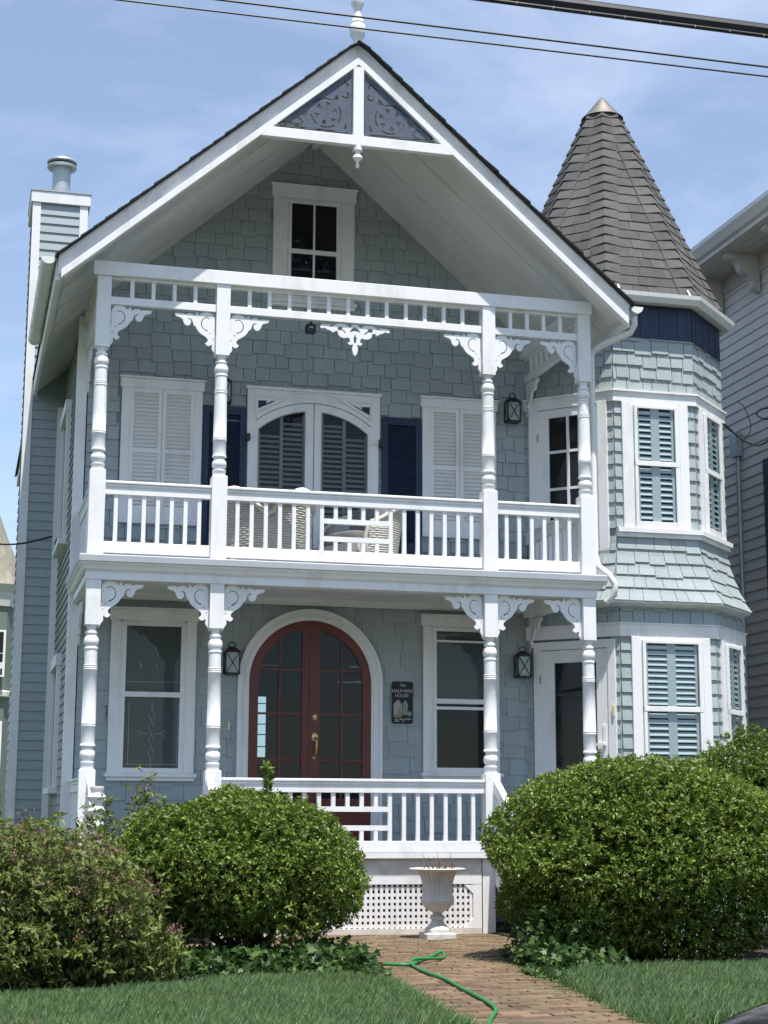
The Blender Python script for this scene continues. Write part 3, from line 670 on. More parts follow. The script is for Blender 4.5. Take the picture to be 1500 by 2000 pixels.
# ground floor windows
LW = double_hung(FW, 'sash_window', .48, 1.24, 1.70, 3.45, 2.585, .115, H, headh=.125)
leadm = MB(FW)
for (u, z, q) in ((.86, 2.36, .05), (.86, 1.93, .05), (.86, 2.22, .045), (.86, 2.08, .045), (.72, 2.15, .03), (1.0, 2.15, .03)):
    d = [(u, z+q*1.4), (u+q*.7, z), (u, z-q*1.4), (u-q*.7, z)]
    for i in range(4):
        p, r_ = d[i], d[(i+1) % 4]; leadm.poly([p, r_, (r_[0]+.003, r_[1]+.003), (p[0]+.003, p[1]+.003)], .044, .048)
for a, b in (((.86, 2.43), (.86, 2.52)), ((.86, 1.86), (.86, 1.77)), ((.74, 2.15), (.83, 2.15)), ((.89, 2.15), (.98, 2.15)), ((.60, 1.80), (.60, 2.5)), ((.56, 1.80), (1.16, 1.80)), ((1.16, 1.80), (1.16, 2.5)), ((.56, 2.74), (1.16, 2.74))):
    dx, dz = b[0]-a[0], b[1]-a[1]; l_ = math.hypot(dx, dz); nx, nz_ = -dz/l_*.002, dx/l_*.002
    leadm.poly([(a[0]+nx, a[1]+nz_), (b[0]+nx, b[1]+nz_), (b[0]-nx, b[1]-nz_), (a[0]-nx, a[1]-nz_)], .044, .047)
leadm.build('leaded_came', 'lead', LW)
MB(FW).box(.50, 1.22, .0245, .026, 1.72, 3.42).build('sheer_curtain', 'screen', LW)
for (u, z) in ((.70, 2.92), (.71, 2.945), (.89, 2.92), (.895, 3.07), (.87, 3.13)):
    MB(FW).poly([(u, z+.035), (u+.012, z), (u+.022, z-.035), (u+.008, z-.01)], .0485, .051).build('bevelled_glass', 'lead', LW)
RW = double_hung(FW, 'sash_window', 4.20, 4.96, 1.74, 3.50, 2.58, .10, H, headh=.115)
MB(FW).box(4.26, 4.90, .040, .042, 2.62, 3.43).build('insect_screen', 'screen', RW); MB(FW).box(4.24, 4.92, .06, .074, 3.30, 3.325).build('screen_bar', 'white', RW); MB(FW).box(4.24, 4.92, .058, .072, 2.49, 2.525).build('screen_bar', 'white', RW)
# arched double door
DX, DZ, DR = 2.72, 2.775, .735
DO = MB(FW); a1 = arc(DX, DZ, DR+.135, 180, 0, 32); a0 = arc(DX, DZ, DR, 180, 0, 32)
DO.strip([(DX-DR-.135, FL-.03)]+a1+[(DX+DR+.135, FL-.03)], [(DX-DR, FL-.03)]+a0+[(DX+DR, FL-.03)], 0, .05); DO = DO.build('arched_door', 'white', H)
for ra, rb, oo in ((.135, .10, .075), (.055, .03, .066)):
    MB(FW).strip([(DX-DR-ra, FL-.03)]+arc(DX, DZ, DR+ra, 180, 0, 32)+[(DX+DR+ra, FL-.03)], [(DX-DR-rb, FL-.03)]+arc(DX, DZ, DR+rb, 180, 0, 32)+[(DX+DR+rb, FL-.03)], .05, oo).build('arch_mould', 'white', DO, smooth=True)
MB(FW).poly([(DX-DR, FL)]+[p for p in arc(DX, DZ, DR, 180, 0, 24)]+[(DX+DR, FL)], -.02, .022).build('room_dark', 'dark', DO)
for s in (-1, 1):
    gz = lambda d: DZ+math.sqrt(max(0, .628**2-d*d))       # d: distance from the meeting line
    oz = lambda d: DZ+math.sqrt(max(0, (DR-.003)**2-d*d))
    ds = list(np.linspace(.004, DR-.003, 22)); gs = list(np.linspace(.108, .628 if True else 0, 18))
    U = lambda d: DX+s*d
    outer = [(U(.004), FL), (U(DR-.003), FL)]+[(U(d), oz(d)) for d in ds[::-1]]
    inner = [(U(.108), 1.43), (U(.628), 1.43)]+[(U(d), gz(d)) for d in gs[::-1]]
    leaf = flat_shape('door_leaf', outer, [inner], .035, FW, .04, 'red', DO)
    MB(FW).poly(inner, .034, .037).build('pane', 'glass', DO)
    MB(FW).box(min(U(.36), U(.385)), max(U(.36), U(.385)), .032, .054, 1.43, gz(.37)).build('muntin', 'red', DO)
    for hz in (1.87, 2.405, 2.92):
        d1 = .628 if hz < DZ else math.sqrt(.628**2-(hz-DZ)**2)
        MB(FW).box(min(U(.108), U(d1)), max(U(.108), U(d1)), .032, .052, hz-.012, hz+.012).build('muntin', 'red', DO)
    MB(FW).poly([(U(.12), .95), (U(.62), .95), (U(.62), 1.33), (U(.12), 1.33)], .056, .064).build('kick_panel', 'red', DO)
MB(FW).box(DX-.018, DX+.018, .056, .066, FL, DZ+DR-.01).build('astragal', 'red', DO)
dw = MB(FW).box(DX-.628, DX-.53, .022, .026, 1.90, 2.60); dw.build('daylight_glow', 'daylight', DO)  # glowing strip right behind the door glass, stands for a window beyond
for hz in (2.52, 2.28, 2.16, 2.02): MB(FW).box(DX-.628, DX-.53, .026, .028, hz-.006, hz+.006).build('daylight_glow_bar', 'dark', DO)
kd = MB(); kp = FW(DX+.045, .06, 2.40); 
MB().lathe([(.028, 0), (.028, .012), (.016, .02), (.004, .022)], (0, 0, 0), 16)
def knob(u, z, r_):
    m_ = MB(); V = []
    pr_ = [(r_, 0), (r_, .012), (r_*.6, .022), (0.003, .026)]; n = 16
    for r2, d in pr_:
        for k in range(n): V.append(FW(u+r2*.75*math.cos(2*math.pi*k/n), .057+d, z+r2*1.15*math.sin(2*math.pi*k/n)))
    m_.add(V, [(i*n+k, i*n+(k+1) % n, (i+1)*n+(k+1) % n, (i+1)*n+k) for i in range(3) for k in range(n)]+[tuple(range(3*n, 4*n))]); return m_
knob(DX+.05, 2.375, .038).build('deadbolt', 'brass', DO, smooth=True)
hd = knob(DX+.05, 2.14, .048).build('handle_plate', 'brass', DO, smooth=True)
MB().tube([FW(DX+.055, .075, 2.13), FW(DX+.06, .125, 2.10), FW(DX+.06, .135, 2.03), FW(DX+.055, .125, 1.95), FW(DX+.05, .08, 1.91)], [.016, .013, .011, .012, .018], 10).build('pull_handle', 'brass', DO, smooth=True)
knob(DX+.05, 1.90, .03).build('handle_foot', 'brass', DO, smooth=True)
# outlet cover, door bell, meter box by left window
oc = MB(FW).poly([(.815, 1.49), (.872, 1.49), (.872, 1.56), (.858, 1.58), (.829, 1.58), (.815, 1.56)], .015, .035).build('outlet_cover', 'plast', H)
for z in (1.515, 1.55): MB(FW).box(.836, .851, .035, .037, z-.01, z+.01).build('socket', 'black', oc)
MB(FW).box(1.742, 1.772, .015, .03, 2.21, 2.30).build('door_bell', 'cream', H)

# ================================================================== turret / bay
C7 = .70710678
TU = Frame((6.295, 1.10, 0), (1, 0, 0), (0, -1, 0)); TUL = 1.065
TL = Frame((5.445, 1.95, 0), (C7, -C7, 0), (-C7, -C7, 0)); TLL = 1.202
TR = Frame((7.36, 1.10, 0), (C7, C7, 0), (C7, -C7, 0)); TRL = 1.04
BU = Frame((6.31, 1.085, 0), (1, 0, 0), (0, -1, 0)); BUL = 1.235
BL = Frame((5.445, 1.95, 0), (C7, -C7, 0), (-C7, -C7, 0)); BLL = 1.222
BR = Frame((7.545, 1.085, 0), (C7, C7, 0), (C7, -C7, 0)); BRL = 1.03
def ring8(fr_list, z0, z1, extra):
    P = [fr(0, 0, 0) for fr, _ in fr_list]; P.append(fr_list[-1][0](fr_list[-1][1], 0, 0)); P += [Vector(e) for e in extra]
    n = len(P); return MB().add([(p.x, p.y, z0) for p in P]+[(p.x, p.y, z1) for p in P], [(i, (i+1) % n, (i+1) % n+n, i+n) for i in range(n)]+[tuple(range(n)), tuple(range(n, 2*n))])
tur = ring8([(TL, TLL), (TU, TUL), (TR, TRL)], 3.9, 7.5, [(8.1, 3.2, 0), (5.445, 3.2, 0)]).build('turret', 'under', H)
bay = ring8([(BL, BLL), (BU, BUL), (BR, BRL)], 0, 3.9, [(8.27, 3.2, 0), (5.445, 3.2, 0)]).build('bay', 'under', H)
n_t = 0
for fr, Ln, sd in ((TU, TUL, 21), (TL, TLL, 22), (TR, TRL, 23)):
    hol_ = {21: [(.09, .97, 4.6, 6.3)], 22: [(.06, 1.13, 3.8, 6.4)], 23: [(.10, .95, 4.6, 6.3)]}[sd]
    put_shingles(shingles(fr, -.004, Ln+.004, 6.385, 7.08, .166, [], sd, wr=(.12, .24), stag=.026), tur, lambda z, m_, s=sd: s != 22)
    put_shingles(shingles(fr, -.004, Ln+.004, 4.66, 6.25, .159, hol_, sd+5, wr=(.5, .9), stag=.0), tur, lambda z, m_, s=sd: s == 21, 'strip_shingle')
    # navy vertical boards
    x = 0
    while x < Ln-.01:
        b = min(x+.125, Ln); MB(fr).box(x+.002, b-.002, -.002, .022 if int(x/.125) % 2 else .018, 7.075, 7.50).build('navy_board', 'navy', tur); x += .125
# frieze and sill mouldings run round the three faces
def band(frs, off, z0, z1, name, par, mt='white'):
    pts = []
    for i, (fr, Ln) in enumerate(frs):
        t = off*math.tan(R(22.5)); pts.append((fr(-t if i else 0, off, 0), fr(0 if i == 0 else 0, -.01, 0))); last = (fr(Ln+(t if i == len(frs)-1 else 0), off, 0), fr(Ln, -.01, 0))
    pts.append(last); m_ = MB()
    for i in range(len(pts)-1):
        a, b = pts[i], pts[i+1]; Z = Vector((0, 0, 1))
        m_.hexa([a[1]+Z*z0, b[1]+Z*z0, a[0]+Z*z0, b[0]+Z*z0, a[1]+Z*z1, b[1]+Z*z1, a[0]+Z*z1, b[0]+Z*z1])
    return m_.build(name, mt, par)
UPF = [(TL, TLL), (TU, TUL), (TR, TRL)]; LOF = [(BL, BLL), (BU, BUL), (BR, BRL)]
band(UPF, .045, 6.24, 6.365, 'frieze_board', tur); band(UPF, .07, 6.365, 6.388, 'frieze_cap', tur)
band(UPF[1:], .09, 4.61, 4.665, 'sill_band', tur); band(UPF[1:], .06, 4.555, 4.61, 'sill_apron', tur)
band(LOF, .04, 3.35, 3.50, 'frieze_board', bay); band(LOF, .055, 3.50, 3.515, 'frieze_cap', bay)
for fr, Ln, sd in ((BU, BUL, 31), (BL, BLL, 32), (BR, BRL, 33)):
    hol_ = {31: [(.14, 1.12, 1.3, 3.4)], 32: [(.06, 1.14, .8, 3.4)], 33: [(.1, .92, 1.3, 3.4)]}[sd]
    put_shingles(shingles(fr, -.004, Ln+.004, 3.515, 3.80, .165, [], sd, wr=(.12, .24), stag=.024), bay, lambda z, m_: False, 'bay_shingle')
    put_shingles(shingles(fr, -.004, Ln+.004, .86, 3.36, .166, hol_, sd+5, wr=(.5, .9), stag=.0), bay, lambda z, m_: False, 'bay_strip_shingle')
# turret windows with louvred shutters inside
def bay_window(fr, name, u0, u1, z0, z1, zm, cw, par, mt='teal', bz=None):
    w_ = casing(fr, name, u0, u1, z0, z1, cw, par, .05, None, 0, False)
    MB(fr).box(u0, u0+.035, .0, .044, z0, z1).box(u1-.035, u1, 0, .044, z0, z1).box(u0+.035, u1-.035, 0, .044, z1-.05, z1).build('jamb', 'white', w_)
    sash(fr, w_, u0+.03, u1-.03, zm-.03, z1-.04, .048, fwid=.04, bot=.06); sash(fr, w_, u0+.03, u1-.03, z0, zm+.03, .044, fwid=.04, bot=.085)
    dark(fr, w_, u0+.01, u1-.01, z0, z1, .005)
    mid = (u0+u1)/2; a0, a1 = u0+.07, u1-.07; h_ = (a1-a0)
    for a in (a0, mid-.055, a1-.035): MB(fr).box(a, a+(.11 if a == mid-.055 else .035), .01, .036, z0+.05, z1-.06).build('shutter_stile', mt, w_)
    for za_, zb_ in ((z0+.10, zm-.05), (zm+.03, z1-.10)):
        for a, b in ((a0+.035, mid-.055), (mid+.055, a1-.035)): louvers(fr, w_, a, b, za_, zb_, .008, .066, mt, dep=.026, th=.007, tilt=.047)
    return w_
bay_window(TU, 'turret_window', .21, .845, 4.665, 6.24, 5.47, .12, H)
bay_window(TR, 'turret_window', .20, .83, 4.665, 6.24, 5.47, .11, H, 'teal')
bay_window(BU, 'bay_window', .225, 1.045, 1.55, 3.35, 2.49, .10, H)
bay_window(BR, 'bay_window', .20, .80, 1.55, 3.35, 2.49, .10, H, 'teal')
def face_door(fr, name, c0, c1, d0, d1, g0, g1, z0, zt, gz0, gz1, cols, rows, par):
    w_ = MB(fr).box(c0, d0, 0, .05, z0, zt+.10).box(d1, c1, 0, .05, z0, zt+.10).box(d0, d1, 0, .05, zt, zt+.10).build(name, 'white', par, bevel=.004)
    sl = MB(fr).box(d0, g0, .0, .038, z0, zt-.006).box(g1, d1, 0, .038, z0, zt-.006).box(g0, g1, 0, .038, gz1, zt-.006).box(g0, g1, 0, .038, z0, gz0).build('door_slab', 'white', w_, bevel=.003)
    dark(fr, w_, g0, g1, gz0, gz1, .006); MB(fr).box(g0, g1, .016, .019, gz0, gz1).build('pane', 'glass', w_)
    for c in cols: MB(fr).box(c-.016, c+.016, .012, .036, gz0, gz1).build('muntin', 'white', w_)
    for r_ in rows: MB(fr).box(g0, g1, .012, .034, r_-.016, r_+.016).build('muntin', 'white', w_)
    for z in (z0+.25, zt-.35): MB(fr).box(d0-.012, d0+.012, .045, .058, z-.05, z+.05).build('hinge', 'galv', w_)
    return w_
face_door(TL, 'balcony_door', .075, 1.125, .20, 1.0, .344, .857, DK, 6.23, 4.05, 6.12, (.60,), (5.68, 5.21, 4.745, 4.35), H)
PD = face_door(BL, 'porch_door', .10, 1.17, .19, 1.07, .37, .92, FL, 3.22, 1.05, 3.06, (), (), H)
MB(BL).box(1.0, 1.035, .038, .05, 2.05, 2.30).build('handle_plate', 'white', PD); MB(BL).box(.92, 1.03, .05, .085, 2.06, 2.085).build('lever_handle', 'white', PD)
MB(BL).box(1.13, 1.155, .05, .07, 2.40, 2.53).build('door_bell', 'cream', PD)

# flared shingle skirt between the storeys
def skirt_pt(k, a, t):                                   # facet k, along a, down t
    top = [Vector((6.295-.36, 1.10+.36-.02, 0)), Vector((6.295, 1.08, 0)), Vector((7.36, 1.08, 0)), Vector((8.10, 1.82, 0))]
    bot = [Vector((6.16-.45, .93+.45, 0)), Vector((6.16, .93, 0)), Vector((7.585, .93, 0)), Vector((8.33, 1.675, 0))]
    e = t**1.7; p = [top[i].lerp(bot[i], e) for i in range(4)]
    q = p[k].lerp(p[k+1], a); q.z = 4.565-.80*t; return q
skb = MB()
for k in range(3):
    for i in range(8):
        P = [skirt_pt(k, a, t) for t in (i/8, (i+1)/8) for a in (0, 1)]; skb.add(P, [(0, 1, 3, 2)])
skirt = skb.build('skirt_roof', 'under', H)
for k in range(3):
    nrm = [Vector((-C7, -C7, .15)), Vector((0, -1, .15)), Vector((C7, -C7, .15))][k]
    for c in range(5):
        t0, t1 = c/5-.03, (c+1)/5; a = 0; Lk = (skirt_pt(k, 1, t1)-skirt_pt(k, 0, t1)).length
        while a < .999:
            b = min(1, a+rnd.uniform(.14, .25)/Lk)
            if b > .93: b = 1
            tb = t1+(rnd.choice((0, .03)) if c < 4 else rnd.uniform(0, .006))
            g_ = .003/Lk
            F_ = [skirt_pt(k, a+g_, max(t0, 0))+nrm*.006, skirt_pt(k, b-g_, max(t0, 0))+nrm*.006, skirt_pt(k, a+g_, tb)+nrm*.026, skirt_pt(k, b-g_, tb)+nrm*.026]
            mid_ = [skirt_pt(k, a+g_, (max(t0, 0)+tb)/2)+nrm*.014, skirt_pt(k, b-g_, (max(t0, 0)+tb)/2)+nrm*.014]
            Bk = [p-nrm*.006 for p in (F_[2], F_[3])]
            m_ = MB().add([F_[0], F_[1], mid_[0], mid_[1], F_[2], F_[3], F_[2]-nrm*.024, F_[3]-nrm*.024, F_[0]-nrm*.01, F_[1]-nrm*.01], [(0, 1, 3, 2), (2, 3, 5, 4), (4, 5, 7, 6), (0, 2, 4, 6, 8), (1, 9, 7, 5, 3)])
            m_.build('skirt_shingle', 'shin', skirt); a = b
    P = [skirt_pt(k, a, 1.0) for a in (0, 1)]; q = [Vector((BU(0, 0, 0).x, 1.085, 3.70)), Vector((7.545, 1.085, 3.70))]
    if k == 0: q = [BL(BLL-.6, 0, 3.70), BL(BLL, 0, 3.70)]
    if k == 2: q = [BR(0, 0, 3.70), BR(BRL, 0, 3.70)]
    MB().add([P[0], P[1], q[1], q[0], P[0]-Vector((0, 0, .025)), P[1]-Vector((0, 0, .025))], [(4, 5, 2, 3), (0, 1, 5, 4)]).build('skirt_soffit', 'white', skirt)

# turret roof: octagonal spire, shingle courses, hip caps, metal cap, gutter
TC = Vector((6.765, 2.386, 0)); ZE, ZT, AE, AT = 7.59, 10.56, 1.42, .20
def oct_pt(i, ap, z): a = R(-90-22.5+45*i); rr_ = ap/math.cos(R(22.5)); return Vector((TC.x+rr_*math.cos(a), TC.y+rr_*math.sin(a), z))
core = MB(); core.add([oct_pt(i, AE, ZE) for i in range(8)]+[oct_pt(i, AT, ZT) for i in range(8)], [(i, (i+1) % 8, (i+1) % 8+8, i+8) for i in range(8)]+[tuple(range(8)), tuple(range(8, 16))])
spire = core.build('turret_roof', 'troofs', H)
NC = 21; rest = MB()
def rp_(i, a, t, h):                                     # facet i, along a, up t, height h over the surface
    z = ZE+(ZT-ZE)*t; ap = AE+(AT-AE)*t+h*.9
    p = oct_pt(i, ap, z+h*.42).lerp(oct_pt(i+1, ap, z+h*.42), a); return p
for i in range(8):
    for c in range(NC):
        t0, t1 = c/NC, (c+1.12)/NC; wdt = 2*(AE+(AT-AE)*t0)*math.tan(R(22.5)); hc = min(.185/wdt, .46)
        a = hc*.8
        while a < 1-hc*.8-1e-3:
            b = min(a+rnd.uniform(.16, .34)/wdt, 1-hc*.8)
            if 1-hc*.8-b < .05/wdt: b = 1-hc*.8
            g_ = .002/wdt; th = rnd.uniform(.012, .02); tb = t0-rnd.choice((0, .002, .003))
            m_ = MB().add([rp_(i, a+g_, tb, th), rp_(i, b-g_, tb, th), rp_(i, a+g_, min(t1, 1), .004), rp_(i, b-g_, min(t1, 1), .004), rp_(i, a+g_, tb, -.004), rp_(i, b-g_, tb, -.004)], [(0, 1, 3, 2), (0, 4, 5, 1), (0, 2, 4), (1, 5, 3)])
            if i in (7, 0, 1): m_.build('roof_shingle', 'troof', spire)
            else: rest.add(m_.v, m_.f)
            a = b
        # hip cap at corner i
        tb = t0-.006; hu = min(.19/wdt, .5); w2 = 2*(AE+(AT-AE)*min(t1, 1))*math.tan(R(22.5)); hv = min(.19/max(w2, .01), .5)
        th = .030; P = [rp_(i-1, 1-hu, tb+.006, th-.006), rp_(i, 0, tb+.013, th+.012), rp_(i, hu, tb+.006, th-.006), rp_(i-1, 1-hv, min(t1, 1), .016), rp_(i, 0, min(t1, 1), .022), rp_(i, hv, min(t1, 1), .016)]
        Q = [rp_(i-1, 1-hu, tb+.006, .0), rp_(i, 0, tb+.013, .0), rp_(i, hu, tb+.006, .0)]
        m_ = MB().add(P+Q, [(0, 1, 4, 3), (1, 2, 5, 4), (0, 6, 7, 1), (1, 7, 8, 2), (0, 3, 6), (2, 8, 5)])
        if i in (7, 0, 1, 2): m_.build('hip_shingle', 'troof', spire)
        else: rest.add(m_.v, m_.f)
tag(rest.build('roof_shingle_field', 'troofs', spire), None, None, kind='stuff')
MB().lathe([(.285, -.015), (.27, 0), (.135, .16), (.012, .315), (.001, .32)], (TC.x, TC.y, ZT-.03), 32).build('spire_cap', 'cap', spire, smooth=True)
gp = [(-.02, -.105), (.06, -.11), (.115, -.05), (.122, .0), (.11, .0), (.103, -.045), (.055, -.095), (-.02, -.095)]
gm = MB(); k = len(gp)
for i in range(9):
    for o_, z in gp: gm.v.append(tuple(oct_pt(i, AE-.01+o_, ZE+.005+z)))
gm.f = [(i*k+j, i*k+(j+1) % k, (i+1)*k+(j+1) % k, (i+1)*k+j) for i in range(8) if i not in (3, 4, 5) for j in range(k)]
tg = gm.build('turret_gutter', 'gut', H)
for i, a in ((0, .14), (0, .93), (1, .95)): MB().tube([rp_(i, a, -.01, .05), rp_(i, a, .03, .035)], .014, 6).build('gutter_strap', 'gut', tg)
MB().add([oct_pt(i, AE-.02, ZE-.09) for i in range(8)]+[oct_pt(i, 1.24, ZE-.09) for i in range(8)], [(i, (i+1) % 8, (i+1) % 8+8, i+8) for i in range(8)]).build('turret_soffit', 'ntrim', H)

# downspout from the right gutter down to the deck
MB().tube([(6.0, -.28, 6.88), (6.0, -.28, 6.78), (5.97, -.24, 6.70), (5.72, .0, 6.60), (5.63, .09, 6.54), (5.615, .10, 6.46), (5.615, .10, 4.15), (5.63, .06, 4.02), (5.72, -.06, 3.90), (5.77, -.09, 3.80), (5.765, -.07, 3.68), (5.70, .0, 3.60)], .038, 10).build('downspout', 'gut', H, smooth=True)
MB().box(-.09, 5.5, .1, .12, .0, .01)

# ---- chimney chase on the left side ---------------------------------------------------
CY, cx0, cx1, cz1 = 4.7, -.62, .09, 9.46
FC = Frame((cx0, CY, 0), (1, 0, 0), (0, -1, 0)); FCL = Frame((cx0, CY, 0), (0, 1, 0), (-1, 0, 0)); CW = cx1-cx0
ch = MB().box(cx0, cx1, CY, CY+.95, 0, cz1).build('chimney', 'under', H)
for a, b in ((-.025, .085), (CW-.10, CW+.01)): MB(FC).box(a, b, 0, .03, 0, cz1).build('corner_board', 'white', ch)
MB(FC).box(.52-.10, .525, 0, .03, 0, 6.6).build('corner_board', 'white', ch)
cm = MB(FC).add([FC(u, o, z) for z, o in ((0, .024), (.15, .005)) for u in (.085, CW-.10)]+[FC(u, 0, z) for z in (0, .15) for u in (.085, CW-.10)], [(0, 1, 3, 2), (0, 4, 5, 1), (0, 2, 6, 4), (1, 5, 7, 3)]).mesh('clapboard')
copies('clapboard', cm, 'clap', ch, [(0, 0, .3+.125*i) for i in range(73)])
cm2 = MB(FCL).add([FCL(u, o, z) for z, o in ((0, .024), (.15, .005)) for u in (.02, .93)]+[FCL(u, 0, z) for z in (0, .15) for u in (.02, .93)], [(0, 1, 3, 2), (0, 4, 5, 1), (0, 2, 6, 4), (1, 5, 7, 3)]).mesh('clapboard_side')
copies('side_clapboard', cm2, 'clap', ch, [(0, 0, .3+.125*i) for i in range(73)])
MB().box(cx0-.05, cx1+.04, CY-.05, CY+1.0, cz1, cz1+.165).build('chimney_crown', 'white', ch, bevel=.006)
MB().box(cx0-.06, cx1+.05, CY-.06, CY+1.01, cz1+.165, cz1+.185).build('crown_flashing', 'galv', ch)
fl_ = MB().lathe([(.125, -.17), (.125, .33), (.14, .335), (.14, .36), (.11, .365), (.11, .40)], (-.255, CY+.45, cz1+.35), 24).build('flue_pipe', 'galv', ch, smooth=True)
MB().lathe([(.10, .36), (.19, .345), (.205, .36), (.205, .385), (.13, .39)], (-.255, CY+.45, cz1+.35), 24).build('cap_collar', 'galv', fl_, smooth=True)
MB().lathe([(.12, .39), (.12, .44)], (-.255, CY+.45, cz1+.35), 24).build('cap_throat', 'black', fl_)
MB().lathe([(.205, .425), (.21, .44), (.20, .465), (.14, .49), (.02, .50)], (-.255, CY+.45, cz1+.35), 24).build('cap_lid', 'galv', fl_, smooth=True)

# ================================================================== things on the house
def lantern(fr, u, z, label, s=1.0):
    p = fr(u, .1, z-.16); t = thing('wall_lantern', label, 'lantern', p, 'wall lanterns on the porches')
    hw, d0, d1, h = .088*s, .03, .175, .27
    b = MB(fr)
    for a in (-hw, hw-.014):
        for d in (d0, d1-.014): b.box(u+a, u+a+.014, d, d+.014, z-h/2, z+h/2)
    for zz in (z-h/2, z+h/2-.018): b.box(u-hw, u+hw, d0, d1, zz, zz+.018)
    b.build('frame', 'black', t)
    MB(fr).box(u-hw+.01, u+hw-.01, d0+.008, d1-.008, z-h/2+.018, z+h/2-.02).build('glass', 'lglass', t)
    x = MB()
    for s1 in (1, -1): x.tube([fr(u-s1*(hw-.01), d1+.002, z-h/2+.01), fr(u+s1*(hw-.01), d1+.002, z+h/2-.01)], .004, 6)
    for s1 in (1, -1): x.tube([fr(u-hw-.002, d0+.01 if s1 > 0 else d1-.01, z-h/2+.01), fr(u-hw-.002, d1-.01 if s1 > 0 else d0+.01, z+h/2-.01)], .004, 6)
    x.build('cross_wire', 'black', t)
    MB(fr).hexa([fr(u+a*hw*.98, d, z+h/2) for zz in (0,) for d in (d0+.01, d1-.01) for a in (-1, 1)]+[fr(u+a*hw*.45, d, z+h/2+.045) for d in (d0+.05, d1-.05) for a in (-1, 1)]).build('roof', 'black', t)
    MB().tube([fr(u+.045*math.cos(a), (d0+d1)/2, z+h/2+.075+.03*math.sin(a)) for a in np.linspace(0, 2*math.pi, 14)[:-1]], .006, 6, True).build('ring', 'black', t)
    MB(fr).box(u-.03, u+.03, .0, d0, z-.05, z+.08).build('back_plate', 'black', t)
lantern(FW, 5.25, 6.215, 'black wall lantern with crossed wires beside the balcony door')
lantern(FW, 1.60, 6.215, 'black wall lantern half hidden behind an upper porch post above a navy shutter')
lantern(FW, 1.765, 2.98, 'black wall lantern left of the arched red door')
lantern(FW, 5.345, 3.03, 'black wall lantern between the lower right window and the white porch door')
# slate house sign
sg = thing('house_sign', 'dark slate house sign with painted lettering right of the red door', 'sign', FW(3.84, .03, 2.3))
u0_, u1_, z0_, z1_ = 3.715, 3.972, 2.315, 2.815
rc = lambda a, b, c, d, r: arc(b-r, d-r, r, 0, 90, 4)+arc(a+r, d-r, r, 90, 180, 4)+arc(a+r, c+r, r, 180, 270, 4)+arc(b-r, c+r, r, 270, 360, 4)
MB(FW).poly(rc(u0_, u1_, z0_, z1_, .025), .022, .04).build('slate', 'slate', sg)
def text(body, u, z, size, par, mt='chalk', shear=0):
    cu = bpy.data.curves.new('t', 'FONT'); cu.body = body; cu.size = size; cu.align_x = 'CENTER'; cu.extrude = .0012; cu.offset = .0016; cu.shear = shear
    t = bpy.data.objects.new('tmp', cu); col.objects.link(t)
    me = bpy.data.meshes.new_from_object(t.evaluated_get(bpy.context.evaluated_depsgraph_get())); bpy.data.objects.remove(t)
    for v in me.vertices: v.co = FW(u+v.co.x, .0414+v.co.z, z+v.co.y)
    me.materials.clear(); return obj('lettering', me, mt, par)
text('The', 3.84, 2.755, .05, sg, shear=.3); text('HALF\u2022MAD', 3.843, 2.685, .054, sg); text('HOUSE', 3.835, 2.63, .052, sg)
MB(FW).poly([(3.735, 2.40), (3.835, 2.40), (3.838, 2.54), (3.79, 2.60), (3.732, 2.545)], .04, .043).build('painted_house', 'chalk', sg)
MB(FW).poly([(3.845, 2.42), (3.902, 2.42), (3.908, 2.55), (3.878, 2.595), (3.845, 2.55)], .04, .043).build('painted_house', 'chalkg', sg)
MB(FW).poly([(3.775, 2.39), (3.83, 2.39), (3.825, 2.47), (3.79, 2.48)], .043, .045).build('painted_door', 'chalky', sg)
MB(FW).poly(arc(3.925, 2.43, .03, 0, 360, 12)[:-1], .04, .043).build('painted_bush', 'chalkg', sg)
MB(FW).poly([(3.74, 2.385), (3.80, 2.385), (3.77, 2.43)], .043, .045).build('painted_grass', 'chalkg', sg)
lm = MB(FW)
for a, b, z in ((3.75, 3.785, 2.355), (3.80, 3.86, 2.36), (3.87, 3.95, 2.362), (3.745, 3.80, 2.335), (3.84, 3.865, 2.338)): lm.box(a, b, .04, .042, z, z+.014)
lm.build('painted_line', 'chalk', sg)
# flood light under the header beam
fl = thing('flood_light', 'small black flood light under the upper header beam', 'light', (2.29, .12, 6.55))
MB().box(2.235, 2.345, .06, .16, 6.50, 6.60).build('housing', 'black', fl, bevel=.008); MB().lathe([(.02, 0), (.02, .01)], (2.29, .055, 6.55), 12).build('lens', 'plast', fl)
MB().box(2.28, 2.30, .05, .10, 6.60, 6.63).build('mount', 'black', fl)

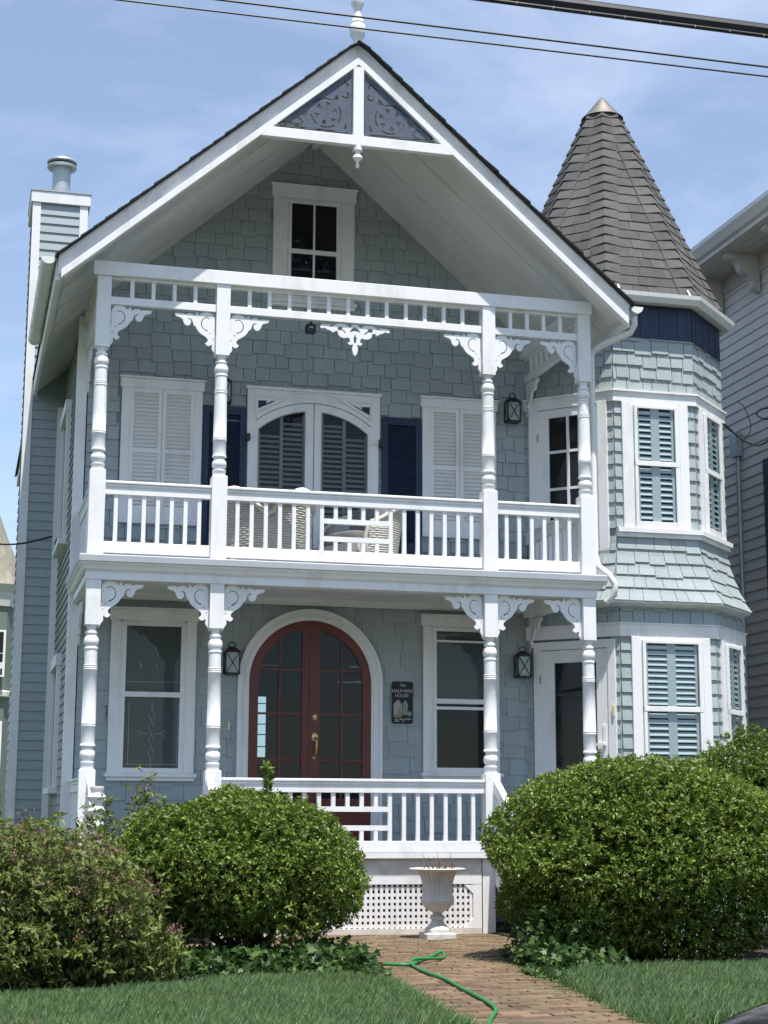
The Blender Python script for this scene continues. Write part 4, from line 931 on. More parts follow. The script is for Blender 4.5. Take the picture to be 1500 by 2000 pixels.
# ---- wicker armchairs on the balcony ------------------------------------------------
def wicker_chair(loc, rz, label, back=.92, wide=.40):
    t = thing('wicker_armchair', label, 'chair', loc, 'white wicker armchairs on the balcony')
    T = Matrix.Translation(loc) @ Matrix.Rotation(rz, 4, 'Z')
    # plan curve of the shell: from front of left arm round the back to front of right arm; chair faces local -y
    def shell(a, z): # a -1..1
        th = R(90+a*125); fl_ = 1+.16*z/back
        return Vector((wide*1.05*fl_*math.cos(th), .34*fl_*math.sin(th)+.05+.10*z*max(0, math.sin(th)), z))
    def top(a): return .56+(back-.56)*(max(0, math.cos((abs(a)-.36)*math.pi/1.28))**1.5)-(.15*math.cos(a*math.pi/.72)**2 if abs(a) < .36 else 0)
    av = np.linspace(-1, 1, 41)
    weave = MB()
    zz = .16
    while zz < back+.02:
        run = []
        for i, a in enumerate(av):
            if zz < top(a)-.01:
                p = shell(a, zz); run.append(T @ (p+Vector((0, .006*((i+int(zz*40)) % 2), 0))))
            else:
                if len(run) > 2: weave.tube(run, .0105, 5)
                run = []
        if len(run) > 2: weave.tube(run, .0105, 5)
        zz += .026
    tag(weave.build('weave', 'wick', t, smooth=True), None, None, kind='stuff')
    lin = MB(); n = len(av)
    V = [T @ (shell(a, .15)*1) for a in av]+[T @ (shell(a, top(a)-.005)) for a in av]
    V = [v+(T.to_3x3() @ Vector((0, -.006, 0))) for v in V]
    lin.add(V, [(i, i+1, i+1+n, i+n) for i in range(n-1)]).build('backing', 'wick', t)
    MB().tube([T @ (shell(a, top(a))+Vector((0, .02, 0))) for a in av], .028, 10).build('rolled_rim', 'wick', t, smooth=True)
    for a in (-1, 1):
        MB().tube([T @ shell(a, .56), T @ (shell(a, .40)+Vector((0, -.05, 0))), T @ (shell(a, .2)+Vector((0, -.02, 0))), T @ (shell(a, .0)+Vector((0, -.05, 0)))], .024, 8).build('arm_front', 'wick', t, smooth=True)
    for sx in (-1, 1):
        for sy in (-.22, .30): MB().tube([T @ Vector((sx*wide*.8, sy, .18)), T @ Vector((sx*wide*.85, sy*1.08, 0))], .022, 8).build('leg', 'wick', t)
    def pad(name, c, s, mt, rx=0):
        m_ = MB(); n1, n2 = 14, 8; V = []
        for j in range(n2+1):
            ph = -math.pi/2+math.pi*j/n2
            for i in range(n1*2):
                q = math.pi*i/n1; f = lambda v: math.copysign(abs(v)**.45, v)
                p = Vector((s[0]*f(math.cos(q))*abs(math.cos(ph))**.45, s[1]*f(math.sin(q))*abs(math.cos(ph))**.45, s[2]*f(math.sin(ph))))
                V.append(T @ (Vector(c)+Matrix.Rotation(rx, 3, 'X') @ p))
        m_.add(V, [(j*n1*2+i, j*n1*2+(i+1) % (n1*2), (j+1)*n1*2+(i+1) % (n1*2), (j+1)*n1*2+i) for j in range(n2) for i in range(n1*2)])
        return m_.build(name, mt, t, smooth=True)
    pad('seat_cushion', (0, -.04, .40), (wide*.86, .31, .075), 'cush'); pad('back_cushion', (0, .20, .64), (wide*.72, .07, .20), 'cush', -.25)
    MB().hexa([T @ Vector((x, y, z)) for z in (.20, .33) for y in (-.32, .28) for x in (-wide*.9, wide*.9)]).build('seat_frame', 'wick', t)
    return t
wicker_chair((1.92, .62, DK), R(172), 'white wicker armchair turned with its curved back to the railing', .85, .44)
wicker_chair((2.98, .72, DK), R(-62), 'white wicker armchair with grey seat cushion seen side-on behind the centre railing panel', .80, .42)

# ---- urn ------------------------------------------------------------------------------
ux, uy = 3.507, -.70
ur = thing('garden_urn', 'white fluted stone urn with dried twigs in front of the lattice', 'urn', (ux, uy, 0))
k_ = .000457; zz = lambda y: (1890-y)*k_+.012
prof = [(.10, 1640), (.114, 1650), (.074, 1560), (.058, 1480), (.075, 1455), (.078, 1430), (.073, 1405), (.046, 1375), (.046, 1330), (.06, 1310), (.115, 1250), (.155, 1150), (.17, 1075), (.169, 1040), (.158, 1010)]
MB().lathe([(r, zz(y)) for r, y in prof], (ux, uy, 0), 40).build('bowl', 'stone', ur, smooth=True)
fm = MB(); n = 96; V = []
pr2 = [(.157, 1010), (.150, 900), (.150, 780), (.157, 650), (.172, 540), (.195, 450), (.205, 425)]
for r, y in pr2:
    for k in range(n): a = 2*math.pi*k/n; q = r*(1+.07*abs(math.sin(a*11))-.035); V.append((ux+q*math.cos(a), uy+q*math.sin(a), zz(y)))
fm.add(V, [(i*n+k, i*n+(k+1) % n, (i+1)*n+(k+1) % n, (i+1)*n+k) for i in range(len(pr2)-1) for k in range(n)]).build('fluted_body', 'stone', ur, smooth=True)
rm = MB(); V = []
pr3 = [(.20, 430), (.26, 415), (.285, 395), (.288, 375), (.27, 360), (.225, 362), (.20, 385), (.19, 430)]
for r, y in pr3:
    for k in range(n): a = 2*math.pi*k/n; q = r*(1+(.012*math.sin(a*24) if r > .25 else 0)); V.append((ux+q*math.cos(a), uy+q*math.sin(a), zz(y)))
rm.add(V, [(i*n+k, i*n+(k+1) % n, (i+1)*n+(k+1) % n, (i+1)*n+k) for i in range(len(pr3)-1) for k in range(n)]).build('scalloped_rim', 'stone', ur, smooth=True)
MB().lathe([(.19, zz(440)), (.19, zz(395)), (.1, zz(380)), (.005, zz(372))], (ux, uy, 0), 24).build('soil', 'soil', ur)
MB().lathe([(.135, 0), (.135, .035), (.12, .05), (.10, .055)], (ux, uy, zz(1760)), 8).build('foot', 'stone', ur)
MB().box(ux-.155, ux+.155, uy-.155, uy+.155, 0.0, zz(1755)).build('plinth', 'stone', ur, bevel=.008)
tw = MB()
for i in range(46):
    a = rnd.uniform(0, 6.28); r = rnd.uniform(.02, .19); x, y = ux+r*math.cos(a), uy+r*math.sin(a); z = zz(395)
    ln = rnd.uniform(.03, .07) if i > 9 else rnd.uniform(.10, .17); sx = rnd.uniform(-.6, .6) if i > 6 else rnd.uniform(-.7, -.2)
    tw.tube([(x, y, z), (x+sx*ln*.5, y+rnd.uniform(-.3, .3)*ln, z+ln*.6), (x+sx*ln, y+rnd.uniform(-.4, .4)*ln, z+ln)], [.004, .003, .0015], 5)
tag(tw.build('dry_twigs', 'twig', ur), None, None, kind='stuff')

# ---- garden hose ----------------------------------------------------------------------
hp = [(1.70, -3.45), (2.06, -3.47), (2.23, -3.62), (2.39, -3.68), (2.53, -3.45), (2.68, -3.155), (2.84, -2.85), (2.95, -2.72), (2.93, -2.88), (2.82, -3.15), (2.62, -3.42), (2.46, -3.55), (2.405, -3.735), (2.347, -4.308), (2.331, -4.922), (2.26, -5.542), (2.217, -5.977), (2.157, -6.498), (2.085, -6.86), (1.967, -7.159), (1.85, -7.45), (1.7, -7.9)]
def cat(P, n=6):
    o = []
    for i in range(len(P)-1):
        p0, p1, p2, p3 = P[max(i-1, 0)], P[i], P[i+1], P[min(i+2, len(P)-1)]
        for k in range(n):
            t = k/n; o.append(tuple(.5*(2*b+(c-a)*t+(2*a-5*b+4*c-d)*t*t+(3*b-a-3*c+d)*t**3) for a, b, c, d in zip(p0, p1, p2, p3)))
    return o+[tuple(P[-1])]
hz = [.032]*len(hp); hz[10] = .055; hz[11] = .06; hz[7] = .05
hh = cat([(x, y, z) for (x, y), z in zip(hp, hz)])
ho = thing('garden_hose', 'green garden hose snaking over the brick path', 'hose', (2.4, -4, 0))
MB().tube(hh, .0135, 10).build('tube', 'hose', ho, smooth=True)
MB().tube([(2.165, -3.555, .032), (2.20, -3.59, .032)], .016, 10).build('coupling', 'brass', ho)

# ================================================================== planting
def leaves(name, P, A, ln, wd, mt, parent, bend=.25, kind='stuff', fold=.18, lobes=False):
    """P base points, A unit axes (leaf direction); one bent folded blade per leaf"""
    n = len(P); ln = np.broadcast_to(ln, n)[:, None]; wd = np.broadcast_to(wd, n)[:, None]
    ref = nrg.normal(size=(n, 3)); ref[:, 2] += .6
    S = np.cross(A, ref); S /= np.linalg.norm(S, axis=1)[:, None]+1e-9; N = np.cross(S, A); N *= np.sign(N[:, 2:3]+1e-6)
    if lobes:
        prof = [(0, 0), (.10, .34), (-.02, .62), (.30, .42), (.48, .62), (.60, .22), (1.0, 0), (.60, -.22), (.48, -.62), (.30, -.42), (-.02, -.62), (.10, -.34)]
        V = np.stack([P+A*ln*a+S*wd*b-N*ln*bend*a*a+N*wd*fold*abs(b) for a, b in prof], 1); m_ = len(prof)
        F = np.arange(n*m_).reshape(n, m_)
    else:
        V = np.stack([P, P+A*ln*.45+S*wd*.5+N*wd*fold-N*ln*bend*.2, P+A*ln-N*ln*bend, P+A*ln*.45-S*wd*.5+N*wd*fold-N*ln*bend*.2], 1); m_ = 4
        F = np.arange(n*4).reshape(n, 4)
    me = bpy.data.meshes.new(name); me.vertices.add(n*m_); me.vertices.foreach_set('co', V.reshape(-1).astype(np.float32))
    me.loops.add(n*m_); me.loops.foreach_set('vertex_index', F.reshape(-1).astype(np.int32)); me.polygons.add(n)
    me.polygons.foreach_set('loop_start', np.arange(0, n*m_, m_, dtype=np.int32)); me.update(calc_edges=True)
    o = obj(name, me, mt, parent)
    if kind: o['kind'] = kind
    return o
def lumpy(D, seed, amp):
    rg = np.random.default_rng(seed); v = np.zeros(len(D))
    for k in range(22):
        f = rg.normal(size=3); f /= np.linalg.norm(f); v += np.sin(D @ f*rg.uniform(3, 13)+rg.uniform(0, 6.3))/math.sqrt(22)
    return 1+amp*v
def rosettes(P, N, n, ln, wd, spread=(25, 85), up=.35):
    """n leaves round every shoot tip"""
    k = len(P); A = N+nrg.normal(size=(k, 3))*.38; A[:, 2] += up; A /= np.linalg.norm(A, axis=1)[:, None]
    ref = nrg.normal(size=(k, 3)); B = np.cross(A, ref); B /= np.linalg.norm(B, axis=1)[:, None]; C = np.cross(A, B)
    PP, AA = [], []
    for j in range(n):
        ph = 2.4*j+nrg.uniform(-.3, .3, k); th = np.radians(nrg.uniform(*spread, k)); off = -.02*j/n*2
        d = A*np.cos(th)[:, None]+(B*np.cos(ph)[:, None]+C*np.sin(ph)[:, None])*np.sin(th)[:, None]
        PP.append(P+A*(off+nrg.uniform(-.006, .006, k))[:, None]); AA.append(d)
    return np.concatenate(PP), np.concatenate(AA)
def dome(c, r, n, seed, amp=.06, lo=-.6, power=2.4, depth=(0, .3), under=1.0):
    """points and normals on a lumpy superellipsoid"""
    D = nrg.normal(size=(int(n*1.6), 3)); D /= np.linalg.norm(D, axis=1)[:, None]; D = D[D[:, 2] > lo][:n]
    s = (np.abs(D)**power).sum(1)**(-1/power); f = s*lumpy(D, seed, amp)
    inset = 1-nrg.uniform(*depth, len(D))**1.3*1.0
    P = np.array(c)+D*(f*inset)[:, None]*np.array(r); N = D/np.array(r); N /= np.linalg.norm(N, axis=1)[:, None]
    return P, N
M['hedge'] = leafmat('hedge_leaf', (.068, .122, .017), (.135, .205, .029), (.26, .335, .058), .48, .32)
M['hedge2'] = leafmat('hedge_leaf_deep', (.05, .095, .014), (.10, .165, .022), (.18, .25, .04), .48, .3)
M['spir'] = leafmat('spirea_leaf', (.075, .115, .028), (.15, .205, .045), (.27, .31, .085), .6, .38)
M['spirf'] = leafmat('spent_flower', (.12, .065, .05), (.19, .105, .08), (.25, .16, .115), .9, .2)
M['ivy'] = leafmat('ivy_leaf', (.018, .05, .012), (.042, .095, .02), (.11, .19, .04), .5, .3)
M['dry'] = leafmat('dry_grass', (.12, .11, .04), (.20, .18, .07), (.30, .27, .13), .6, .3)
M['grass'] = leafmat('grass_blade', (.045, .11, .028), (.13, .25, .07), (.40, .52, .29), .5, .35)

def trunk(name, base, tips, r, par, mt='bark', mid=.5):
    m_ = MB()
    for t in tips:
        b = Vector(base)+Vector((rnd.uniform(-.06, .06), rnd.uniform(-.06, .06), 0)); t = Vector(t); q = b.lerp(t, mid)+Vector((rnd.uniform(-.06, .06), rnd.uniform(-.06, .06), .02))
        m_.tube(cat([tuple(b), tuple(q), tuple(t)], 4), [r*(1-.7*i/8) for i in range(9)], 6)
    return m_.build(name, mt, par, smooth=True)
def hedge(label, name, c, r, n, seed, mt, ln=(.034, .052), lo=-.55, amp=.06, tips=14, base=None, power=2.3, depth=(0, .42), thin=-1):
    t = thing(name, label, 'shrub', (c[0], c[1], 0), 'clipped evergreen shrubs in front of the porch')
    P, N = dome(c, r, n, seed, amp, lo, power, depth)
    keep = (P[:, 2] > thin) | (nrg.uniform(size=len(P)) < .45); P, N = P[keep], N[keep]
    PP, AA = rosettes(P, N, 8, 0, 0)
    l_ = np.tile(nrg.uniform(.024, .05, len(P)), 8)*nrg.uniform(.8, 1.15, len(PP)); leaves('crown', PP, AA, l_, l_*.46, mt, t)
    PI_, NI_ = dome(c, [q*.74 for q in r], n//3, seed+2, amp, lo, power, (0, .25))      # shaded inner leaves
    PP, AA = rosettes(PI_, NI_, 7, 0, 0); leaves('inner_leaves', PP, AA, .075, .045, mt, t)
    # stray new shoots standing proud of the clipped surface
    k = nrg.permutation(len(P))[:110]; k = k[N[k][:, 2] > -.1]; S0 = P[k]; ax = N[k]*.7+nrg.normal(size=(len(k), 3))*.3; ax[:, 2] += .6; ax /= np.linalg.norm(ax, axis=1)[:, None]
    hh2 = nrg.uniform(.05, .17, len(k)); S = np.concatenate([S0+ax*(hh2*f)[:, None] for f in (.35, .6, .8, 1.0)]); PP, AA = rosettes(S, np.concatenate([ax]*4), 5, 0, 0, (25, 70)); leaves('stray_shoots', PP, AA, nrg.uniform(.03, .05, len(PP)), .018, mt, t)
    sm_ = MB()
    for p, a_, h2 in zip(S0, ax, hh2): sm_.tube([tuple(p-a_*.08), tuple(p+a_*h2)], .0025, 4)
    tag(sm_.build('shoot_stems', 'bark', t), None, None, kind='stuff')
    # long inner twigs
    P2, N2 = dome(c, [q*.72 for q in r], 900, seed+1, .15, lo, 2.2, (0, .4))
    a = nrg.normal(size=P2.shape)*.5+N2; a /= np.linalg.norm(a, axis=1)[:, None]
    b = base or (c[0], c[1], 0)
    tp = [tuple(P2[i]) for i in nrg.integers(0, len(P2), tips)]
    trunk('trunk', b, tp, .026, t)
    return t
hl = hedge('rounded evergreen shrub with bare dark stems below, left of the brick path', 'evergreen_shrub', (1.06, -3.0, .76), (1.12, .88, .68), 9800, 5, 'hedge', lo=-.88, amp=.08, thin=.30, tips=26, base=(1.15, -3.0, 0), power=2.1)
# skirts of foliage hanging lower at its right and left
P, N = dome((1.60, -3.05, .62), (.42, .5, .34), 1000, 8, .12, -.6, 2.2, (0, .5)); PP, AA = rosettes(P, N, 8, 0, 0); leaves('side_shoots', PP, AA, .044, .02, 'hedge', hl)
# a tall shoot standing out of the top
P = np.array([(1.36+.006*math.sin(i), -2.75, 1.44+.021*i) for i in range(12)]); PP, AA = rosettes(P, np.tile([[0, 0, 1.]], (12, 1)), 6, 0, 0, (30, 75)); leaves('tall_shoot', PP, AA, .075, .03, 'hedge', hl)
trunk('shoot_stem', (1.36, -2.75, 1.0), [(1.36, -2.75, 1.68)], .006, hl)
hedge('large clipped evergreen dome filling the right side of the path', 'evergreen_shrub', (4.70, -3.25, .84), (1.45, 1.08, .96), 18500, 9, 'hedge', lo=-.97, amp=.07, tips=12, power=2.12, depth=(0, .35))
hedge('taller dark evergreen shrub behind the large dome at the far right', 'evergreen_shrub', (6.75, -1.7, 1.0), (1.25, .9, 1.05), 7500, 13, 'hedge2', lo=-.5, amp=.08, tips=10, depth=(0, .35))

# spirea at the left with spent flower heads
sp = thing('spirea_bush', 'loose light green bush with brownish pink flower heads at the far left', 'shrub', (-.6, -4.5, 0))
for c, r, n, sd in (((-1.0, -4.7, .50), (.80, .72, .66), 2100, 31), ((-.50, -4.55, .42), (.62, .72, .56), 1700, 33), ((-.10, -4.5, .26), (.45, .6, .36), 950, 35), ((-.75, -3.7, .66), (.75, .6, .56), 1300, 37), ((-.2, -3.9, .5), (.42, .5, .42), 700, 39)):
    P, N = dome(c, r, n, sd, .24, -.75, 2.1, (0, .55)); PP, AA = rosettes(P, N, 7, 0, 0, (25, 95), .25)
    l_ = nrg.uniform(.035, .075, len(PP)); leaves('foliage', PP, AA, l_, l_*.40, 'spir', sp, bend=.35)
    D = P[(N[:, 2] > .05) & (nrg.uniform(size=len(P)) < .10)]; N_ = np.tile([[0, -.2, 1.]], (len(D), 1)); D = D+np.array([0, -.02, .055])
    Q = np.repeat(D, 26, 0)+nrg.normal(size=(len(D)*26, 3))*np.array([.042, .042, .018]); A_ = nrg.normal(size=Q.shape)+np.array([0, 0, 1.]); A_ /= np.linalg.norm(A_, axis=1)[:, None]
    leaves('flower_heads', Q, A_, .024, .016, 'spirf', sp)
    trunk('stems', (c[0], c[1], 0), [tuple(P[i]) for i in nrg.integers(0, len(P), 60)], .008, sp)
# tall loose shoots by the stair newel
sh = thing('climbing_shoots', 'tall leafy shoots in front of the left stair newel', 'shrub', (.05, -1.6, 0))
tips = [(.0, -1.55, 1.28), (.08, -1.5, 1.33), (.42, -1.7, 1.46), (.34, -1.6, 1.36), (-.08, -1.6, 1.2), (.2, -1.6, 1.15), (.5, -1.7, 1.2)]
trunk('stems', (.2, -1.6, 0), tips, .009, sh)
Q = np.concatenate([np.array(t)+nrg.normal(size=(26, 3))*np.array([.05, .05, .16])-np.array([0, 0, .16]) for t in tips]); PP, AA = rosettes(Q, np.tile([[0, 0, 1.]], (len(Q), 1)), 6, 0, 0, (30, 95)); leaves('foliage', PP, AA, .055, .024, 'spir', sh)
D = np.array(tips[2:4]); Q = np.repeat(D, 60, 0)+nrg.normal(size=(120, 3))*np.array([.05, .05, .05]); A_ = nrg.normal(size=Q.shape); A_ /= np.linalg.norm(A_, axis=1)[:, None]; leaves('flower_heads', Q, A_, .022, .013, 'spirf', sh)

# ivy ground cover
def ivy(name, regions, label):
    PP, AA, LL = [], [], []
    for (x0, x1, y0, y1, z0, z1, n) in regions:
        x = nrg.uniform(x0, x1, n); y = nrg.uniform(y0, y1, n); z = nrg.uniform(z0, z1, n)*nrg.uniform(0, 1, n)**.7+.015
        a = np.stack([nrg.normal(0, 1, n), nrg.normal(-.5, .7, n), nrg.normal(0, .35, n)], 1); a /= np.linalg.norm(a, axis=1)[:, None]
        PP.append(np.stack([x, y, z], 1)); AA.append(a); LL.append(nrg.uniform(.045, .085, n))
    l_ = np.concatenate(LL); o = leaves(name, np.concatenate(PP), np.concatenate(AA), l_, l_*.78, 'ivy', None, lobes=True, fold=.1)
    return tag(o, label, 'ivy', kind='stuff')
ivy('ivy', [(.2, 1.95, -4.3, -3.0, 0, .22, 3000), (1.0, 2.0, -4.55, -4.0, 0, .10, 500), (1.6, 2.08, -3.9, -2.9, 0, .2, 700)], 'ivy carpet under the rounded shrub left of the path')
ivy('ivy', [(3.3, 4.0, -4.5, -3.6, 0, .2, 900), (3.35, 3.8, -4.0, -3.2, .0, .5, 700), (3.1, 3.42, -4.9, -4.3, 0, .06, 160)], 'ivy trailing from under the large evergreen dome onto the bricks')

# lawn blades either side of the path
def grass(name, poly, n, label):
    xs = [p[0] for p in poly]; ys = [p[1] for p in poly]; x = nrg.uniform(min(xs), max(xs), n*2); y = nrg.uniform(min(ys), max(ys), n*2)
    k = np.zeros(len(x), bool); j = len(poly)-1
    for i in range(len(poly)):
        (xi, yi), (xj, yj) = poly[i], poly[j]
        if yi != yj: k ^= ((yi > y) != (yj > y)) & (x < (xj-xi)*(y-yi)/(yj-yi)+xi)
        j = i
    x, y = x[k], y[k]; x = x+nrg.normal(0, .025, len(x)); n = len(x); P = np.stack([x, y, np.full(n, -.02)], 1)
    cl = .75+.35*np.sin(x*5.1+1.3*np.sin(y*3.3))*np.sin(y*4.3+x*1.7)
    h = nrg.uniform(.05, .13, n)*(.85+.25*cl); a = nrg.uniform(0, 6.283, n); le = nrg.uniform(.02, .42, n)
    d = np.stack([np.cos(a)*le, np.sin(a)*le, np.ones(n)], 1); d /= np.linalg.norm(d, axis=1)[:, None]
    s = np.stack([-np.sin(a+1), np.cos(a+1), np.zeros(n)], 1)*(nrg.uniform(.0022, .0048, n))[:, None]
    hh_ = h[:, None]; mid_ = P+d*hh_*.55; tip = P+d*hh_+np.stack([np.cos(a), np.sin(a), -.4*np.ones(n)], 1)*(hh_*.16)
    V = np.stack([P-s, P+s, mid_+s*.9, tip, mid_-s*.9], 1); F = np.arange(n*5).reshape(n, 5)
    me = bpy.data.meshes.new(name); me.vertices.add(n*5); me.vertices.foreach_set('co', V.reshape(-1).astype(np.float32)); me.loops.add(n*5); me.loops.foreach_set('vertex_index', F.reshape(-1).astype(np.int32)); me.polygons.add(n); me.polygons.foreach_set('loop_start', np.arange(0, n*5, 5, dtype=np.int32)); me.update(calc_edges=True)
    me.materials.append(M['grass']); me.materials.append(M['dry'])
    pr = .05+.30*np.clip(np.sin(x*2.3+1.1)*np.sin(y*2.9+.4)-.35, 0, 1); me.polygons.foreach_set('material_index', (nrg.uniform(size=n) < pr).astype(np.int32))
    return tag(obj(name, me, None), label, 'grass', kind='stuff')
grass('grass', [(-2.6, -7.7), (1.66, -7.7), (1.88, -5.0), (1.5, -4.6), (.6, -4.7), (.2, -5.15), (-.6, -5.45), (-2.6, -5.5)], 110000, 'short green lawn left of the brick path')
grass('grass', [(2.76, -7.7), (6.6, -7.7), (7.2, -4.15), (3.6, -4.35), (3.12, -5.3)], 90000, 'short green lawn right of the brick path')
# clover and weeds in the lawn, moss and litter on the bricks
def scatter(name, n, fx, mt, ln, label, cat, up=.3, lob=False):
    P = np.array([fx() for _ in range(n)]); A_ = nrg.normal(size=P.shape); A_[:, 2] = np.abs(A_[:, 2])*up; A_ /= np.linalg.norm(A_, axis=1)[:, None]
    return tag(leaves(name, P, A_, nrg.uniform(*ln, n), nrg.uniform(*ln, n)*.6, mt, None), label, cat, kind='stuff')
patch = [(rnd.uniform(-1.8, 1.6), rnd.uniform(-7.2, -5.0)) for _ in range(9)]+[(rnd.uniform(3.0, 5.6), rnd.uniform(-7.0, -4.7)) for _ in range(8)]
def fx1():
    c = rnd.choice(patch); return (c[0]+rnd.gauss(0, .10), c[1]+rnd.gauss(0, .10), rnd.uniform(.02, .07))
scatter('clover', 1300, fx1, 'ivy', (.015, .03), 'small clover patches in the lawn', 'clover')
def fx2():
    e = rnd.random(); y = rnd.uniform(-7.6, -.2)
    x = (1.7+.085*(y+7.7) if e < .5 else 2.75+.13*(y+7.7)) if y < -3.2 else rnd.uniform(1.6, 4.5)
    return (x+rnd.gauss(0, .07), y, .018)
scatter('moss', 2600, fx2, 'spir', (.006, .022), 'moss and small weeds along the brick path edges', 'moss', .8)
scatter('litter', 420, lambda: (rnd.uniform(1.7, 4.2), rnd.uniform(-7.5, -.2), .02), 'twig', (.008, .028), 'dry leaf litter on the bricks', 'litter', .25)
# dark bed soil under the shrubs
sheet('planting_bed', [(-3, -5.6), (-.5, -5.5), (.6, -4.85), (1.8, -4.6), (2.05, -3.2), (1.3, -2.5), (-.4, -1.65), (-3, -1.6)], -.012, 'soil', .02)
sheet('planting_bed', [(3.44, -3.3), (3.15, -4.7), (7.5, -4.4), (8.5, .5), (5.62, .5), (5.62, -1.9), (4.76, -2.6)], -.012, 'soil', .02)

# sprinkler drops at the right
dr = MB()
for j in range(9):
    x0, y0 = 4.33+j*.115+rnd.uniform(-.03, .03), -4.45; sl_ = rnd.uniform(-.1, .25)
    for i in range(rnd.randint(16, 30)):
        z = rnd.uniform(.03, .62); x, y = x0+sl_*(z-.1)+rnd.uniform(-.01, .01), y0+rnd.uniform(-.03, .03); r = rnd.uniform(.0011, .0027)
        dr.add([(x, y, z+r*4.5), (x+r, y, z), (x, y+r, z), (x-r, y, z), (x, y-r, z), (x, y, z-r*1.6)], [(0, 1, 2), (0, 2, 3), (0, 3, 4), (0, 4, 1), (5, 2, 1), (5, 3, 2), (5, 4, 3), (5, 1, 4)])
tag(dr.build('water_spray', 'water', None, smooth=True), 'fine strings of sprinkler drops in front of the large evergreen dome', 'water', kind='stuff')

# ================================================================== neighbours
NX = 9.6
nb = thing('neighbour_house', 'grey clapboard house with bracketed eaves at the right edge', 'house', (NX+3, 4, 0))
NF = Frame((NX, 0, 0), (0, 1, 0), (-1, 0, 0))
nw = MB().box(NX, NX+8, .5, 14, 0, 9.25).build('wall', 'nsid', nb)
nm_ = MB(NF).add([NF(u, o, z) for z, o in ((0, .026), (.17, .004)) for u in (.5, 13.9)]+[NF(u, 0, z) for z in (0, .17) for u in (.5, 13.9)], [(0, 1, 3, 2), (0, 4, 5, 1), (0, 2, 6, 4), (1, 5, 7, 3)]).mesh('clapboard')
copies('clapboard', nm_, 'nsid', nw, [(0, 0, .2+.15*i) for i in range(61)])
MB(NF).box(.45, 14, 0, .04, 8.96, 9.22).build('frieze', 'ntrim', nb)
MB().box(NX-.62, NX+8.6, -.1, 14.6, 9.22, 9.28).build('soffit', 'ntrim', nb)
for i in range(4): MB().box(NX-.60+i*.148, NX-.60+i*.148+.142, -.05, 14.5, 9.21, 9.22).build('soffit_board', 'ntrim', nb)
MB().box(NX-.64, NX-.60, -.1, 14.6, 9.23, 9.50).build('eave_fascia', 'white', nb)
gp2 = [(0, -.03), (0, .14), (-.13, .14), (-.13, .08), (-.09, .02), (-.06, -.03)]
MB().add([(NX-.64+x, y, 9.33+z) for y in (-.1, 14.6) for x, z in gp2], [tuple(range(6)), tuple(range(11, 5, -1))]+[(i, (i+1) % 6, (i+1) % 6+6, i+6) for i in range(6)]).build('gutter', 'gut', nb)
MB().add([(NX-.66, -.15, 9.52), (NX-.66, 14.7, 9.52), (NX+4, -.15, 11.4), (NX+4, 14.7, 11.4), (NX+8.7, -.15, 9.52), (NX+8.7, 14.7, 9.52)], [(0, 1, 3, 2), (2, 3, 5, 4)]).build('roof', 'asph', nb)
BR2 = [(0, 0), (-.50, 0), (-.52, -.06), (-.48, -.10), (-.40, -.10), (-.34, -.16), (-.30, -.26), (-.25, -.30), (-.17, -.32), (-.12, -.40), (-.11, -.50), (-.04, -.56), (0, -.56)]
for y in np.arange(1.1, 13, 1.18):
    f_ = Frame((NX-.04, y, 9.21), (1, 0, 0), (0, -1, 0)); cb_ = MB(f_).poly(BR2, -.065, .065).build('eave_bracket', 'ntrim', nb)
    MB(f_).poly([(-.36, -.05), (-.28, -.12), (-.22, -.22), (-.12, -.26), (-.07, -.40), (-.03, -.40), (-.03, -.05)], .065, .08).build('scroll', 'ntrim', cb_)
MB().tube([(NX-.06, 4.25, .3), (NX-.06, 4.25, 6.4)], .035, 8).build('conduit', 'galv', nb); MB(NF).box(4.15, 4.36, .03, .13, 6.40, 6.75).build('junction_box', 'galv', nb)
ws = MB(NF).box(2.2, 3.5, .03, .06, 4.2, 6.2).build('shutter', 'navy', nb)
for z in np.arange(1.0, 6.0, 1.3): MB().tube([(NX-.03, 4.21, z), (NX-.1, 4.25, z), (NX-.03, 4.29, z)], .008, 5).build('pipe_clip', 'galv', nb)
# service drop looping to the turret
sd_ = thing('service_cable', 'black looping service cables between the turret and the grey neighbour house', 'cable', (8.6, 2.4, 6.2))
MB().tube(cat([(8.14, 1.95, 6.33), (8.25, 1.9, 6.20), (8.40, 1.85, 6.05), (8.6, 1.8, 5.98), (8.75, 1.75, 6.08), (8.80, 1.7, 6.3), (8.85, 1.6, 6.42), (9.2, 1.2, 6.40)]), .012, 6).build('cable', 'rubber', sd_, smooth=True)
MB().tube(cat([(8.14, 1.95, 6.31), (8.28, 1.92, 6.17), (8.45, 1.86, 6.10), (8.52, 1.84, 6.25), (8.44, 1.86, 6.50), (8.36, 1.88, 6.56)]), .007, 6).build('cable', 'rubber', sd_, smooth=True)
MB().tube(cat([(8.85, 1.6, 6.42), (8.66, 1.72, 6.46), (8.58, 1.78, 6.40), (8.64, 1.75, 6.33), (8.8, 1.7, 6.31)]), .011, 6).build('cable', 'rubber', sd_, smooth=True)
MB().lathe([(.03, -.05), (.05, -.03), (.05, .03), (.02, .05)], (8.15, 1.94, 6.36), 10).build('insulator', 'plast', sd_, smooth=True)
